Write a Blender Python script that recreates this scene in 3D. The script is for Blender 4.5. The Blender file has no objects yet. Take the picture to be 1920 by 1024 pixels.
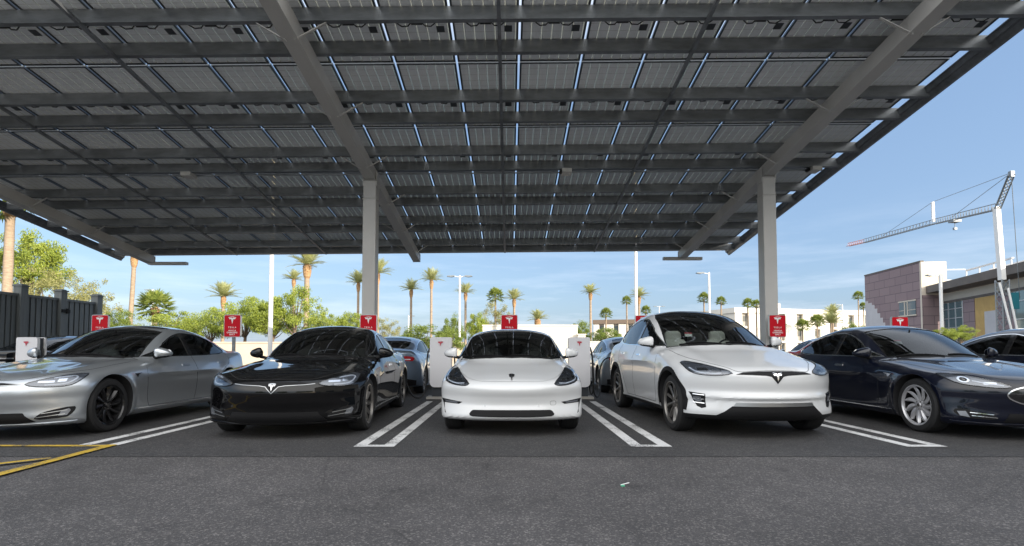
import bpy, bmesh, math, random
import numpy as np
from mathutils import Vector, Matrix
from mathutils.bvhtree import BVHTree
from mathutils.geometry import delaunay_2d_cdt
R = math.radians
random.seed(7)
S = bpy.context.scene
COL = S.collection

# ------------------------------------------------------------------ camera
F_PX, CAM_H, PITCH = 1020.0, 1.07, R(2.5)
PY = 657 - F_PX * math.tan(PITCH)          # image row of the optical axis
CX = 955.0
cam_d = bpy.data.cameras.new('camera')
cam = bpy.data.objects.new('camera', cam_d)
COL.objects.link(cam)
cam.location = (0, 0, CAM_H)
cam.rotation_euler = (math.pi / 2 + PITCH, 0, 0)
cam_d.sensor_width = 36
cam_d.lens = F_PX / 1920 * 36
cam_d.shift_x = (960 - CX) / 1920
cam_d.shift_y = (PY - 512) / 1920
cam_d.clip_start = 0.05
cam_d.clip_end = 2000
S.camera = cam

# ------------------------------------------------------------------ sky, sun, exposure
SUN_EL = R(17)
SUN_DIR = Vector((0.80 * math.cos(SUN_EL), -0.60 * math.cos(SUN_EL), math.sin(SUN_EL)))
world = bpy.data.worlds.new('World')
S.world = world
world.use_nodes = True
wt = world.node_tree
wt.nodes.clear()
wo = wt.nodes.new('ShaderNodeOutputWorld')
bg = wt.nodes.new('ShaderNodeBackground')
sky = wt.nodes.new('ShaderNodeTexSky')
sky.sky_type = 'NISHITA'
sky.sun_disc = False
sky.sun_elevation = SUN_EL
sky.sun_rotation = math.atan2(SUN_DIR.x, SUN_DIR.y)
sky.altitude = 350
sky.air_density = 1.0
sky.dust_density = 2.0
sky.ozone_density = 1.6
bg.inputs['Strength'].default_value = 0.15
# thin streaks of cloud low over the horizon
tc = wt.nodes.new('ShaderNodeTexCoord')
mp = wt.nodes.new('ShaderNodeMapping')
mp.inputs['Scale'].default_value = (1.6, 1.6, 14)
nz = wt.nodes.new('ShaderNodeTexNoise')
nz.inputs['Scale'].default_value = 2.2
nz.inputs['Detail'].default_value = 7
nz.inputs['Roughness'].default_value = 0.62
cr = wt.nodes.new('ShaderNodeValToRGB')
cr.color_ramp.elements[0].position = 0.47
cr.color_ramp.elements[1].position = 0.78
sep = wt.nodes.new('ShaderNodeSeparateXYZ')
hr = wt.nodes.new('ShaderNodeValToRGB')
hr.color_ramp.elements[0].position = 0.0
hr.color_ramp.elements[0].color = (1, 1, 1, 1)
hr.color_ramp.elements[1].position = 0.24
hr.color_ramp.elements[1].color = (0, 0, 0, 1)
mul = wt.nodes.new('ShaderNodeMath')
mul.operation = 'MULTIPLY'
mul2 = wt.nodes.new('ShaderNodeMath')
mul2.operation = 'MULTIPLY'
mul2.inputs[1].default_value = 0.55
mx = wt.nodes.new('ShaderNodeMix')
mx.data_type = 'RGBA'
mx.inputs[7].default_value = (5.2, 5.6, 6.2, 1)
L = wt.links.new
L(tc.outputs['Generated'], mp.inputs['Vector'])
L(mp.outputs[0], nz.inputs['Vector'])
L(nz.outputs['Fac'], cr.inputs[0])
L(tc.outputs['Generated'], sep.inputs[0])
L(sep.outputs[2], hr.inputs[0])
L(cr.outputs[0], mul.inputs[0])
L(hr.outputs[0], mul.inputs[1])
L(mul.outputs[0], mul2.inputs[0])
L(mul2.outputs[0], mx.inputs[0])
# a thin bright veil of high haze over the whole sky
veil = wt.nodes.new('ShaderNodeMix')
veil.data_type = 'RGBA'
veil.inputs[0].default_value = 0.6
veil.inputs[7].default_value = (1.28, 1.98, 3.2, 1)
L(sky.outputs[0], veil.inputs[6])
# unseen white brightness added to the sky behind the viewer as fill light
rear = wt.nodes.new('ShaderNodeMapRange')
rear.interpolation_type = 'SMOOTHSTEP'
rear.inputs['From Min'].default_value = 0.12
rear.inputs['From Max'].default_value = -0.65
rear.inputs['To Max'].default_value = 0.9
rear_fill = wt.nodes.new('ShaderNodeMix')
rear_fill.data_type = 'RGBA'
rear_fill.inputs[7].default_value = (12.2, 12.0, 11.6, 1)
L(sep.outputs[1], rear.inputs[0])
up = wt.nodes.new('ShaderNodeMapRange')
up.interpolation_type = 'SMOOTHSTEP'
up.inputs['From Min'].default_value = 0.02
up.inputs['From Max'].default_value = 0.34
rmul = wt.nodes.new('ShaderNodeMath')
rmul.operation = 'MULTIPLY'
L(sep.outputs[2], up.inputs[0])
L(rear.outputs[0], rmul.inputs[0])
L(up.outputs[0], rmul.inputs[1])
L(rmul.outputs[0], rear_fill.inputs[0])
# added pale brightening of the upper sky, whitens the gaps between panels
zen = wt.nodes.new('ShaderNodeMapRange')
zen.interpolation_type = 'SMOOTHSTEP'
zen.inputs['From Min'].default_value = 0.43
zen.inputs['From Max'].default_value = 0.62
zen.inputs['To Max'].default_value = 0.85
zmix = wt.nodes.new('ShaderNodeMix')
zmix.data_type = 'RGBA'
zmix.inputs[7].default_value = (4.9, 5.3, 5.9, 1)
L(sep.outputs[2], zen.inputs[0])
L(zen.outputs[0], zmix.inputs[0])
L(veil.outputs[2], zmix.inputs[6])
L(zmix.outputs[2], rear_fill.inputs[6])
L(rear_fill.outputs[2], mx.inputs[6])
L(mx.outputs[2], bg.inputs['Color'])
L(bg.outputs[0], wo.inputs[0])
sun_d = bpy.data.lights.new('sun', 'SUN')
sun_d.energy = 5.0
sun_d.angle = R(0.5)
sun_d.color = (1.0, 0.90, 0.76)
sun = bpy.data.objects.new('sun', sun_d)
COL.objects.link(sun)
sun.rotation_euler = (-SUN_DIR).to_track_quat('-Z', 'Y').to_euler()
sun.location = (30, -30, 40)
S.view_settings.view_transform = 'Standard'
S.view_settings.look = 'None'
S.view_settings.exposure = 0.72
S.view_settings.gamma = 1
S.render.engine = 'CYCLES'


def at(u, v, Y):
    """world point seen at pixel (u, v) of the 1920 wide photograph, at depth Y"""
    up = PY - v
    d = (u - CX, F_PX * math.cos(PITCH) - up * math.sin(PITCH), up * math.cos(PITCH) + F_PX * math.sin(PITCH))
    t = Y / d[1]
    return Vector((d[0] * t, Y, CAM_H + d[2] * t))


# ------------------------------------------------------------------ object helpers
def link(name, mesh_or_none, parent=None):
    o = bpy.data.objects.new(name, mesh_or_none)
    COL.objects.link(o)
    if parent:
        o.parent = parent
    return o


def tag(o, label, cat, group=None):
    o['label'] = label
    o['category'] = cat
    if group:
        o['group'] = group
    return o


def thing(name, label, cat, loc=(0, 0, 0), rz=0, group=None):
    o = link(name, None)
    o.location = loc
    o.rotation_euler = (0, 0, rz)
    return tag(o, label, cat, group)


def kids(o):
    return list(o.children)


def copy_tree(o, parent=None):
    c = o.copy()
    COL.objects.link(c)
    c.parent = parent
    for k in kids(o):
        copy_tree(k, c)
    return c


class MB:
    """collects vertices and faces (with material index) and links them as one mesh"""

    def __init__(self):
        self.v, self.f, self.m = [], [], []

    def add(self, vs, fs, mi=0):
        n = len(self.v)
        self.v += [tuple(p) for p in vs]
        self.f += [tuple(i + n for i in f) for f in fs]
        self.m += [mi] * len(fs)
        return self

    def box(self, a, b, mi=0, mat=None):
        x0, y0, z0 = a
        x1, y1, z1 = b
        vs = [(x0, y0, z0), (x1, y0, z0), (x1, y1, z0), (x0, y1, z0), (x0, y0, z1), (x1, y0, z1), (x1, y1, z1), (x0, y1, z1)]
        if mat:
            vs = [mat @ Vector(p) for p in vs]
        return self.add(vs, [(0, 3, 2, 1), (4, 5, 6, 7), (0, 1, 5, 4), (1, 2, 6, 5), (2, 3, 7, 6), (3, 0, 4, 7)], mi)

    def beam(self, p, q, w, h, mi=0, up=(0, 0, 1)):
        """box section from p to q"""
        p, q = Vector(p), Vector(q)
        d = (q - p).normalized()
        s = d.cross(Vector(up)).normalized()
        u = s.cross(d)
        vs = []
        for c in (p, q):
            for a, b in ((-1, -1), (1, -1), (1, 1), (-1, 1)):
                vs.append(c + s * a * w / 2 + u * b * h / 2)
        return self.add(vs, [(0, 1, 2, 3), (7, 6, 5, 4), (0, 4, 5, 1), (1, 5, 6, 2), (2, 6, 7, 3), (3, 7, 4, 0)], mi)

    def tube(self, pts, rad, n=8, mi=0, cap=True):
        pts = [Vector(p) for p in pts]
        if not isinstance(rad, (list, tuple)):
            rad = [rad] * len(pts)
        rings, ref = [], None
        for i, p in enumerate(pts):
            d = (pts[min(i + 1, len(pts) - 1)] - pts[max(i - 1, 0)]).normalized()
            if ref is None:
                ref = d.orthogonal().normalized()
            ref = (ref - d * ref.dot(d)).normalized()
            b = d.cross(ref)
            rings.append([p + (ref * math.cos(2 * math.pi * k / n) + b * math.sin(2 * math.pi * k / n)) * rad[i] for k in range(n)])
        vs = [v for r_ in rings for v in r_]
        fs = []
        for i in range(len(pts) - 1):
            for k in range(n):
                a, b = i * n + k, i * n + (k + 1) % n
                fs.append((a, b, b + n, a + n))
        if cap:
            fs.append(tuple(range(n - 1, -1, -1)))
            fs.append(tuple((len(pts) - 1) * n + k for k in range(n)))
        return self.add(vs, fs, mi)

    def prism(self, poly, fn, a, b, mi=0):
        """2D polygon swept from a to b; fn(u, v, t) gives the 3D point"""
        n = len(poly)
        vs = [fn(u, v, a) for u, v in poly] + [fn(u, v, b) for u, v in poly]
        fs = [tuple(range(n - 1, -1, -1)), tuple(range(n, 2 * n))]
        fs += [(i, (i + 1) % n, (i + 1) % n + n, i + n) for i in range(n)]
        return self.add(vs, fs, mi)

    def lathe(self, prof, n=32, mi=0, axis='x', closed=False, c=(0, 0, 0)):
        vs, fs = [], []
        for (r_, h) in prof:
            for k in range(n):
                a = 2 * math.pi * k / n
                if axis == 'x':
                    vs.append((c[0] + h, c[1] + r_ * math.cos(a), c[2] + r_ * math.sin(a)))
                else:
                    vs.append((c[0] + r_ * math.cos(a), c[1] + r_ * math.sin(a), c[2] + h))
        m = len(prof)
        for i in range(m if closed else m - 1):
            j = (i + 1) % m
            for k in range(n):
                k2 = (k + 1) % n
                fs.append((i * n + k, i * n + k2, j * n + k2, j * n + k))
        return self.add(vs, fs, mi)

    def mesh(self, name, mats, smooth=None, fixn=False):
        me = bpy.data.meshes.new(name)
        me.from_pydata(self.v, [], self.f)
        for m in (mats if isinstance(mats, (list, tuple)) else [mats]):
            me.materials.append(m)
        me.polygons.foreach_set('material_index', self.m)
        if fixn:
            bm = bmesh.new()
            bm.from_mesh(me)
            bmesh.ops.recalc_face_normals(bm, faces=bm.faces)
            bm.to_mesh(me)
            bm.free()
        if smooth is not None:
            me.polygons.foreach_set('use_smooth', [True] * len(me.polygons))
            me.set_sharp_from_angle(angle=R(smooth))
        me.update()
        return me

    def build(self, name, mats, parent=None, smooth=None, fixn=False):
        return link(name, self.mesh(name, mats, smooth, fixn), parent)


# ------------------------------------------------------------------ materials
def nt(name):
    m = bpy.data.materials.new(name)
    m.use_nodes = True
    return m, m.node_tree, m.node_tree.nodes['Principled BSDF']


def mat(name, col, rough=0.5, metal=0.0, coat=0.0, var=0.0, vscale=3.0, bump=0.0, bscale=40.0, spec=0.5, emit=None, stretch=None):
    m, t, b = nt(name)
    b.inputs['Base Color'].default_value = (*col, 1)
    b.inputs['Roughness'].default_value = rough
    b.inputs['Metallic'].default_value = metal
    b.inputs['Coat Weight'].default_value = coat
    b.inputs['Coat Roughness'].default_value = 0.03
    b.inputs['Specular IOR Level'].default_value = spec
    if emit:
        b.inputs['Emission Color'].default_value = (*emit[0], 1)
        b.inputs['Emission Strength'].default_value = emit[1]
    if var or bump:
        tcn = t.nodes.new('ShaderNodeTexCoord')
        src = tcn.outputs['Object']
        if stretch:
            mpn = t.nodes.new('ShaderNodeMapping')
            mpn.inputs['Scale'].default_value = stretch
            t.links.new(src, mpn.inputs[0])
            src = mpn.outputs[0]
    if var:
        n = t.nodes.new('ShaderNodeTexNoise')
        n.inputs['Scale'].default_value = vscale
        n.inputs['Detail'].default_value = 6
        n.inputs['Roughness'].default_value = 0.65
        t.links.new(src, n.inputs['Vector'])
        r_ = t.nodes.new('ShaderNodeMapRange')
        r_.inputs['From Min'].default_value = 0.3
        r_.inputs['From Max'].default_value = 0.7
        r_.inputs['To Min'].default_value = 1 - var
        r_.inputs['To Max'].default_value = 1 + var
        t.links.new(n.outputs['Fac'], r_.inputs[0])
        mm = t.nodes.new('ShaderNodeMix')
        mm.data_type = 'RGBA'
        mm.blend_type = 'MULTIPLY'
        mm.inputs[0].default_value = 1
        mm.inputs[6].default_value = (*col, 1)
        t.links.new(r_.outputs[0], mm.inputs[7])
        t.links.new(mm.outputs[2], b.inputs['Base Color'])
    if bump:
        n2 = t.nodes.new('ShaderNodeTexNoise')
        n2.inputs['Scale'].default_value = bscale
        n2.inputs['Detail'].default_value = 4
        t.links.new(src, n2.inputs['Vector'])
        bp = t.nodes.new('ShaderNodeBump')
        bp.inputs['Strength'].default_value = bump
        bp.inputs['Distance'].default_value = 0.02
        t.links.new(n2.outputs['Fac'], bp.inputs['Height'])
        t.links.new(bp.outputs[0], b.inputs['Normal'])
    return m


def glass(name, tint, refl_boost=0.0, ior=1.5):
    m = bpy.data.materials.new(name)
    m.use_nodes = True
    t = m.node_tree
    t.nodes.clear()
    o = t.nodes.new('ShaderNodeOutputMaterial')
    tr = t.nodes.new('ShaderNodeBsdfTransparent')
    tr.inputs[0].default_value = (*tint, 1)
    gl = t.nodes.new('ShaderNodeBsdfGlossy')
    gl.inputs['Roughness'].default_value = 0.01
    fr = t.nodes.new('ShaderNodeFresnel')
    fr.inputs['IOR'].default_value = ior
    ad = t.nodes.new('ShaderNodeMath')
    ad.operation = 'ADD'
    ad.use_clamp = True
    ad.inputs[1].default_value = refl_boost
    ms = t.nodes.new('ShaderNodeMixShader')
    t.links.new(fr.outputs[0], ad.inputs[0])
    t.links.new(ad.outputs[0], ms.inputs[0])
    t.links.new(tr.outputs[0], ms.inputs[1])
    t.links.new(gl.outputs[0], ms.inputs[2])
    t.links.new(ms.outputs[0], o.inputs[0])
    return m


M = {}
M['paint_white'] = mat('pearl_white_paint', (0.63, 0.64, 0.65), 0.35, 0, 1.0)
M['paint_black'] = mat('black_paint', (0.003, 0.003, 0.0035), 0.3, 0, 1.0, spec=0.0)
M['paint_silver'] = mat('silver_paint', (0.47, 0.50, 0.53), 0.30, 0.75, 1.0)
M['paint_navy'] = mat('navy_paint', (0.0025, 0.004, 0.012), 0.3, 0.0, 1.0, spec=0.1)
M['paint_steel'] = mat('steel_blue_paint', (0.22, 0.28, 0.36), 0.30, 0.7, 1.0)
M['paint_gray'] = mat('gray_paint', (0.30, 0.33, 0.36), 0.30, 0.7, 1.0)
M['interior'] = mat('dark_interior', (0.018, 0.018, 0.02), 0.8)
M['seat_black'] = mat('black_leather', (0.02, 0.02, 0.022), 0.45)
M['seat_white'] = mat('white_leather', (0.62, 0.60, 0.57), 0.45)
M['seat_gray'] = mat('gray_leather', (0.22, 0.22, 0.22), 0.45)
M['trim_black'] = mat('gloss_black_trim', (0.008, 0.008, 0.009), 0.15, 0, 0.6)
M['plastic'] = mat('matte_black_plastic', (0.010, 0.010, 0.011), 0.6, spec=0.2)
M['gap'] = mat('panel_gap_shadow_rubber', (0.012, 0.012, 0.012), 0.8)
M['chrome'] = mat('chrome', (0.78, 0.79, 0.80), 0.12, 1.0)
M['satin'] = mat('satin_metal', (0.45, 0.46, 0.47), 0.3, 1.0)
M['tyre'] = mat('tyre_rubber', (0.016, 0.016, 0.017), 0.75, bump=0.15, bscale=60)
M['rim_silver'] = mat('silver_rim', (0.50, 0.50, 0.52), 0.3, 0.5, 0.3)
M['rim_gray'] = mat('gray_rim', (0.20, 0.19, 0.18), 0.35, 0.8, 0.3)
M['rim_black'] = mat('black_rim', (0.02, 0.02, 0.022), 0.25, 0.5, 0.4)
M['lamp_glass'] = glass('lamp_lens', (0.80, 0.84, 0.90), 0.09)
M['lamp_in'] = mat('lamp_housing', (0.17, 0.18, 0.20), 0.3, 0.5)
M['lamp_mid'] = mat('lamp_housing_mid', (0.06, 0.065, 0.075), 0.3, 0.5)
M['lamp_dark'] = mat('lamp_housing_dark', (0.012, 0.013, 0.015), 0.3, 0.3)
M['lamp_white'] = mat('lamp_light_guide', (0.75, 0.78, 0.82), 0.2)
M['tail'] = mat('red_lamp', (0.35, 0.01, 0.015), 0.15, 0, 1.0)
M['glass_clear'] = glass('windscreen_glass', (0.34, 0.38, 0.38), 0.03)
M['glass_suv'] = glass('clear_windscreen_glass', (0.62, 0.68, 0.66), 0.02)
M['glass_tint'] = glass('tinted_side_glass', (0.16, 0.18, 0.19), 0.02)
M['glass_roof'] = mat('dark_roof_glass', (0.008, 0.008, 0.010), 0.03, 0, 1.0)
M['red'] = mat('red_sign_face', (0.52, 0.006, 0.018), 0.5, spec=0.15)
M['emb_red'] = mat('red_logo', (0.55, 0.02, 0.05), 0.4)
M['white'] = mat('white_lettering', (0.8, 0.8, 0.8), 0.4)
M['cabinet'] = mat('charger_white', (0.74, 0.74, 0.77), 0.35, 0, 0.3)
M['cabinet_dark'] = mat('charger_dark_core', (0.035, 0.04, 0.05), 0.45)
M['cable'] = mat('black_cable', (0.012, 0.012, 0.012), 0.5)
M['steel_paint'] = mat('light_gray_structural_paint', (0.50, 0.49, 0.47), 0.45, 0, 0, 0.05, 2.0, 0.05, 6)
M['galv'] = mat('galvanised_steel', (0.19, 0.205, 0.22), 0.36, 0.4, 0, 0.35, 5.0, 0.05, 12, stretch=(0.3, 1, 1))
M['alu'] = mat('anodised_frame', (0.10, 0.11, 0.12), 0.4, 0.8)
M['concrete'] = mat('concrete', (0.42, 0.40, 0.37), 0.85, 0, 0, 0.12, 4, 0.2, 50)
M['yellow'] = None


def asphalt(name, base, light, stone, rough=0.85, tone=0.2, cracks=True):
    """binder with light and dark stones of a few mm to 2 cm, broad tone patches, oil spots and hairline cracks"""
    m, t, b = nt(name)
    N, K = t.nodes, t.links
    c = N.new('ShaderNodeTexCoord')

    def noise(sc, det=4, rg=.6):
        n = N.new('ShaderNodeTexNoise')
        n.inputs['Scale'].default_value = sc
        n.inputs['Detail'].default_value = det
        n.inputs['Roughness'].default_value = rg
        K.new(c.outputs['Object'], n.inputs['Vector'])
        return n

    def ramp(src, p0, c0, p1, c1):
        r = N.new('ShaderNodeValToRGB')
        r.color_ramp.elements[0].position = p0
        r.color_ramp.elements[0].color = (*c0, 1)
        r.color_ramp.elements[1].position = p1
        r.color_ramp.elements[1].color = (*c1, 1)
        K.new(src, r.inputs[0])
        return r

    def mix(a, b_, mode, fac=1.0):
        mm = N.new('ShaderNodeMix')
        mm.data_type = 'RGBA'
        mm.blend_type = mode
        if isinstance(fac, float):
            mm.inputs[0].default_value = fac
        else:
            K.new(fac, mm.inputs[0])
        K.new(a, mm.inputs[6])
        if isinstance(b_, tuple):
            mm.inputs[7].default_value = (*b_, 1)
        else:
            K.new(b_, mm.inputs[7])
        return mm.outputs[2]
    v = N.new('ShaderNodeTexVoronoi')
    v.inputs['Scale'].default_value = 135
    K.new(c.outputs['Object'], v.inputs['Vector'])
    sv = N.new('ShaderNodeSeparateColor')
    K.new(v.outputs['Color'], sv.inputs[0])
    st = ramp(sv.outputs[0], 0.0, base, 1.0, light)
    st.color_ramp.elements.new(0.72).color = (*[(a + q) / 2.4 for a, q in zip(base, light)], 1)
    v2 = N.new('ShaderNodeTexVoronoi')
    v2.inputs['Scale'].default_value = 85
    K.new(c.outputs['Object'], v2.inputs['Vector'])
    sv2 = N.new('ShaderNodeSeparateColor')
    K.new(v2.outputs['Color'], sv2.inputs[0])
    big = ramp(sv2.outputs[1], 0.82, (0, 0, 0), 0.9, (1, 1, 1))
    col = mix(st.outputs[0], stone, 'MIX', big.outputs[0])
    fine = ramp(noise(230, 2).outputs['Fac'], 0.3, (.62, .62, .62), 0.7, (1.38, 1.38, 1.38))
    col = mix(col, fine.outputs[0], 'MULTIPLY')
    patch_ = ramp(noise(0.55, 5).outputs['Fac'], 0.35, (1 - tone,) * 3, 0.65, (1 + tone,) * 3)
    col = mix(col, patch_.outputs[0], 'MULTIPLY')
    mott = ramp(noise(4.5, 5, .7).outputs['Fac'], 0.3, (.86, .86, .87), 0.7, (1.14, 1.13, 1.12))
    col = mix(col, mott.outputs[0], 'MULTIPLY')
    oil = ramp(noise(1.7, 2).outputs['Fac'], 0.26, (.7, .7, .71), 0.33, (1, 1, 1))
    col = mix(col, oil.outputs[0], 'MULTIPLY')
    if cracks:
        w = N.new('ShaderNodeTexVoronoi')
        w.feature = 'DISTANCE_TO_EDGE'
        w.inputs['Scale'].default_value = 0.42
        mpn = N.new('ShaderNodeMix')
        mpn.data_type = 'VECTOR'
        mpn.inputs[0].default_value = 0.12
        K.new(c.outputs['Object'], mpn.inputs[4])
        K.new(noise(2.2, 6, .7).outputs['Color'], mpn.inputs[5])
        K.new(mpn.outputs[1], w.inputs['Vector'])
        cr_ = ramp(w.outputs['Distance'], 0.0012, (.72, .72, .72), 0.003, (1, 1, 1))
        col = mix(col, cr_.outputs[0], 'MULTIPLY')
    K.new(col, b.inputs['Base Color'])
    b.inputs['Roughness'].default_value = rough
    bp = N.new('ShaderNodeBump')
    bp.inputs['Strength'].default_value = 0.7
    bp.inputs['Distance'].default_value = 0.006
    K.new(v.outputs['Distance'], bp.inputs['Height'])
    K.new(bp.outputs[0], b.inputs['Normal'])
    return m


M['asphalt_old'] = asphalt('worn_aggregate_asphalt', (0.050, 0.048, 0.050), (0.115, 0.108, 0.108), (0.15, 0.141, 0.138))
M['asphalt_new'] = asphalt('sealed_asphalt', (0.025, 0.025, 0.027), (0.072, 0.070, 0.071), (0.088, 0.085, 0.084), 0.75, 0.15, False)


def painted(name, col, wear):
    m, t, b = nt(name)
    c = t.nodes.new('ShaderNodeTexCoord')
    n = t.nodes.new('ShaderNodeTexNoise')
    n.inputs['Scale'].default_value = 55
    n.inputs['Detail'].default_value = 5
    n3 = t.nodes.new('ShaderNodeTexNoise')
    n3.inputs['Scale'].default_value = 2.5
    t.links.new(c.outputs['Object'], n.inputs['Vector'])
    t.links.new(c.outputs['Object'], n3.inputs['Vector'])
    ad = t.nodes.new('ShaderNodeMath')
    ad.operation = 'ADD'
    t.links.new(n.outputs['Fac'], ad.inputs[0])
    t.links.new(n3.outputs['Fac'], ad.inputs[1])
    r_ = t.nodes.new('ShaderNodeValToRGB')
    r_.color_ramp.elements[0].position = 0.5 * wear
    r_.color_ramp.elements[0].color = (0.06, 0.06, 0.06, 1)
    r_.color_ramp.elements[1].position = 0.5 * wear + 0.12
    r_.color_ramp.elements[1].color = (*col, 1)
    hf = t.nodes.new('ShaderNodeMath')
    hf.operation = 'MULTIPLY'
    hf.inputs[1].default_value = 0.5
    t.links.new(ad.outputs[0], hf.inputs[0])
    t.links.new(hf.outputs[0], r_.inputs[0])
    t.links.new(r_.outputs[0], b.inputs['Base Color'])
    b.inputs['Roughness'].default_value = 0.7
    return m


M['line_white'] = painted('worn_white_line_paint', (0.62, 0.62, 0.62), 0.74)
M['line_yellow'] = painted('worn_yellow_line_paint', (0.50, 0.33, 0.03), 0.76)


def leafmat(name, c1, c2, sub=0.35):
    m = bpy.data.materials.new(name)
    m.use_nodes = True
    t = m.node_tree
    b = t.nodes['Principled BSDF']
    o = t.nodes['Material Output']
    g = t.nodes.new('ShaderNodeNewGeometry')
    r_ = t.nodes.new('ShaderNodeValToRGB')
    r_.color_ramp.elements[0].color = (*c1, 1)
    r_.color_ramp.elements[1].color = (*c2, 1)
    t.links.new(g.outputs['Random Per Island'], r_.inputs[0])
    t.links.new(r_.outputs[0], b.inputs['Base Color'])
    b.inputs['Roughness'].default_value = 0.55
    tl = t.nodes.new('ShaderNodeBsdfTranslucent')
    t.links.new(r_.outputs[0], tl.inputs[0])
    ms = t.nodes.new('ShaderNodeMixShader')
    ms.inputs[0].default_value = sub
    t.links.new(b.outputs[0], ms.inputs[1])
    t.links.new(tl.outputs[0], ms.inputs[2])
    t.links.new(ms.outputs[0], o.inputs[0])
    return m


M['leaf_bright'] = leafmat('yellow_green_leaves', (0.15, 0.21, 0.03), (0.40, 0.45, 0.07))
M['leaf_mid'] = leafmat('green_leaves', (0.11, 0.16, 0.03), (0.27, 0.33, 0.06))
M['leaf_olive'] = leafmat('olive_leaves', (0.20, 0.20, 0.06), (0.42, 0.40, 0.16))
M['frond'] = leafmat('palm_fronds', (0.28, 0.31, 0.11), (0.58, 0.57, 0.28))
M['fan'] = leafmat('fan_palm_leaves', (0.11, 0.17, 0.03), (0.32, 0.36, 0.08))
M['bark'] = mat('bark', (0.16, 0.12, 0.085), 0.9, 0, 0, 0.3, 6, 0.5, 30)
M['palm_trunk'] = mat('palm_trunk_bark', (0.31, 0.235, 0.165), 0.9, 0, 0, 0.3, 4, 0.6, 14, stretch=(1, 1, 4))
M['palm_boot'] = mat('cut_frond_bases', (0.36, 0.22, 0.11), 0.9, 0, 0, 0.45, 9, 0.6, 16)

# ================================================================== THE SETTING
def structure(o):
    o['kind'] = 'structure'
    return o


def sheet(name, pts, z, m):
    b = MB()
    b.add([(x, y, z) for x, y in pts], [tuple(range(len(pts)))])
    return b.build(name, m)


g = structure(sheet('ground', [(-700, -500), (700, -500), (700, 900), (-700, 900)], 0.0, M['asphalt_old']))
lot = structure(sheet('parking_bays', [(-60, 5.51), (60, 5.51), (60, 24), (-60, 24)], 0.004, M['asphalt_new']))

ap = structure(sheet('bounce_apron', [(-90, -90), (60, -90), (60, -7), (-90, -7)], 0.004, M['concrete']))  # unseen pale sheet added behind the camera to bounce light under the canopy
# ---- bay lines: two long strips joined by a short one at the aisle end, one hairpin for each divider
PITCHX = 3.05


def bay_line(xc):
    b = MB()
    z = 0.008
    x0, x1, w, y0, y1 = xc - 0.225, xc + 0.225, 0.13, 6.06, 11.4
    b.add([(x0, y0, z), (x1, y0, z), (x1 - w, y0 + 0.12, z), (x0 + w, y0 + 0.12, z)], [(0, 1, 2, 3)])
    b.add([(x0, y0, z), (x0 + w, y0 + 0.12, z), (x0 + w, y1, z), (x0, y1, z)], [(0, 1, 2, 3)])
    b.add([(x1 - w, y0 + 0.12, z), (x1, y0, z), (x1, y1, z), (x1 - w, y1, z)], [(0, 1, 2, 3)])
    return structure(b.build('bay_line', M['line_white']))


for xc in (-7.62, -4.62, -1.50, 1.575, 4.62, 7.72):
    bay_line(xc)


def strip(p, q, w, z):
    p, q = Vector(p), Vector(q)
    d = (q - p).normalized()
    n = Vector((-d.y, d.x)) * w / 2
    b = MB()
    b.add([(*(p - n), z), (*(q - n), z), (*(q + n), z), (*(p + n), z)], [(0, 1, 2, 3)])
    return structure(b.build('yellow_line', M['line_yellow']))


def gp(u, v):
    """ground point seen at a pixel"""
    up = PY - v
    d = (u - CX, F_PX * math.cos(PITCH) - up * math.sin(PITCH), up * math.cos(PITCH) + F_PX * math.sin(PITCH))
    t = -CAM_H / d[2]
    return (d[0] * t, d[1] * t)


strip((-13, gp(0, 837)[1]), (gp(200, 837.5)), 0.09, 0.012)
strip(gp(212, 836), (gp(-240, 955)), 0.11, 0.016)
strip(gp(95, 862), (gp(-200, 896)), 0.09, 0.020)

# ================================================================== SOLAR CANOPY
def pz(x, y):
    """underside of the panels"""
    return 7.1525 - 0.13553 * y + 0.0092 * x


QX, X0 = 1.046, 0.16
ROWS = [7.0 + 2.0 * i for i in range(7)]
can = thing('solar_canopy', 'large slanted steel carport roof of solar panels on two gray columns above the parked cars', 'solar canopy', (0, 12.45, 0))
OFF = Vector((0, 12.45, 0))


def cpt(x, y, dz):
    return (x - OFF.x, y - OFF.y, pz(x, y) + dz)


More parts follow.
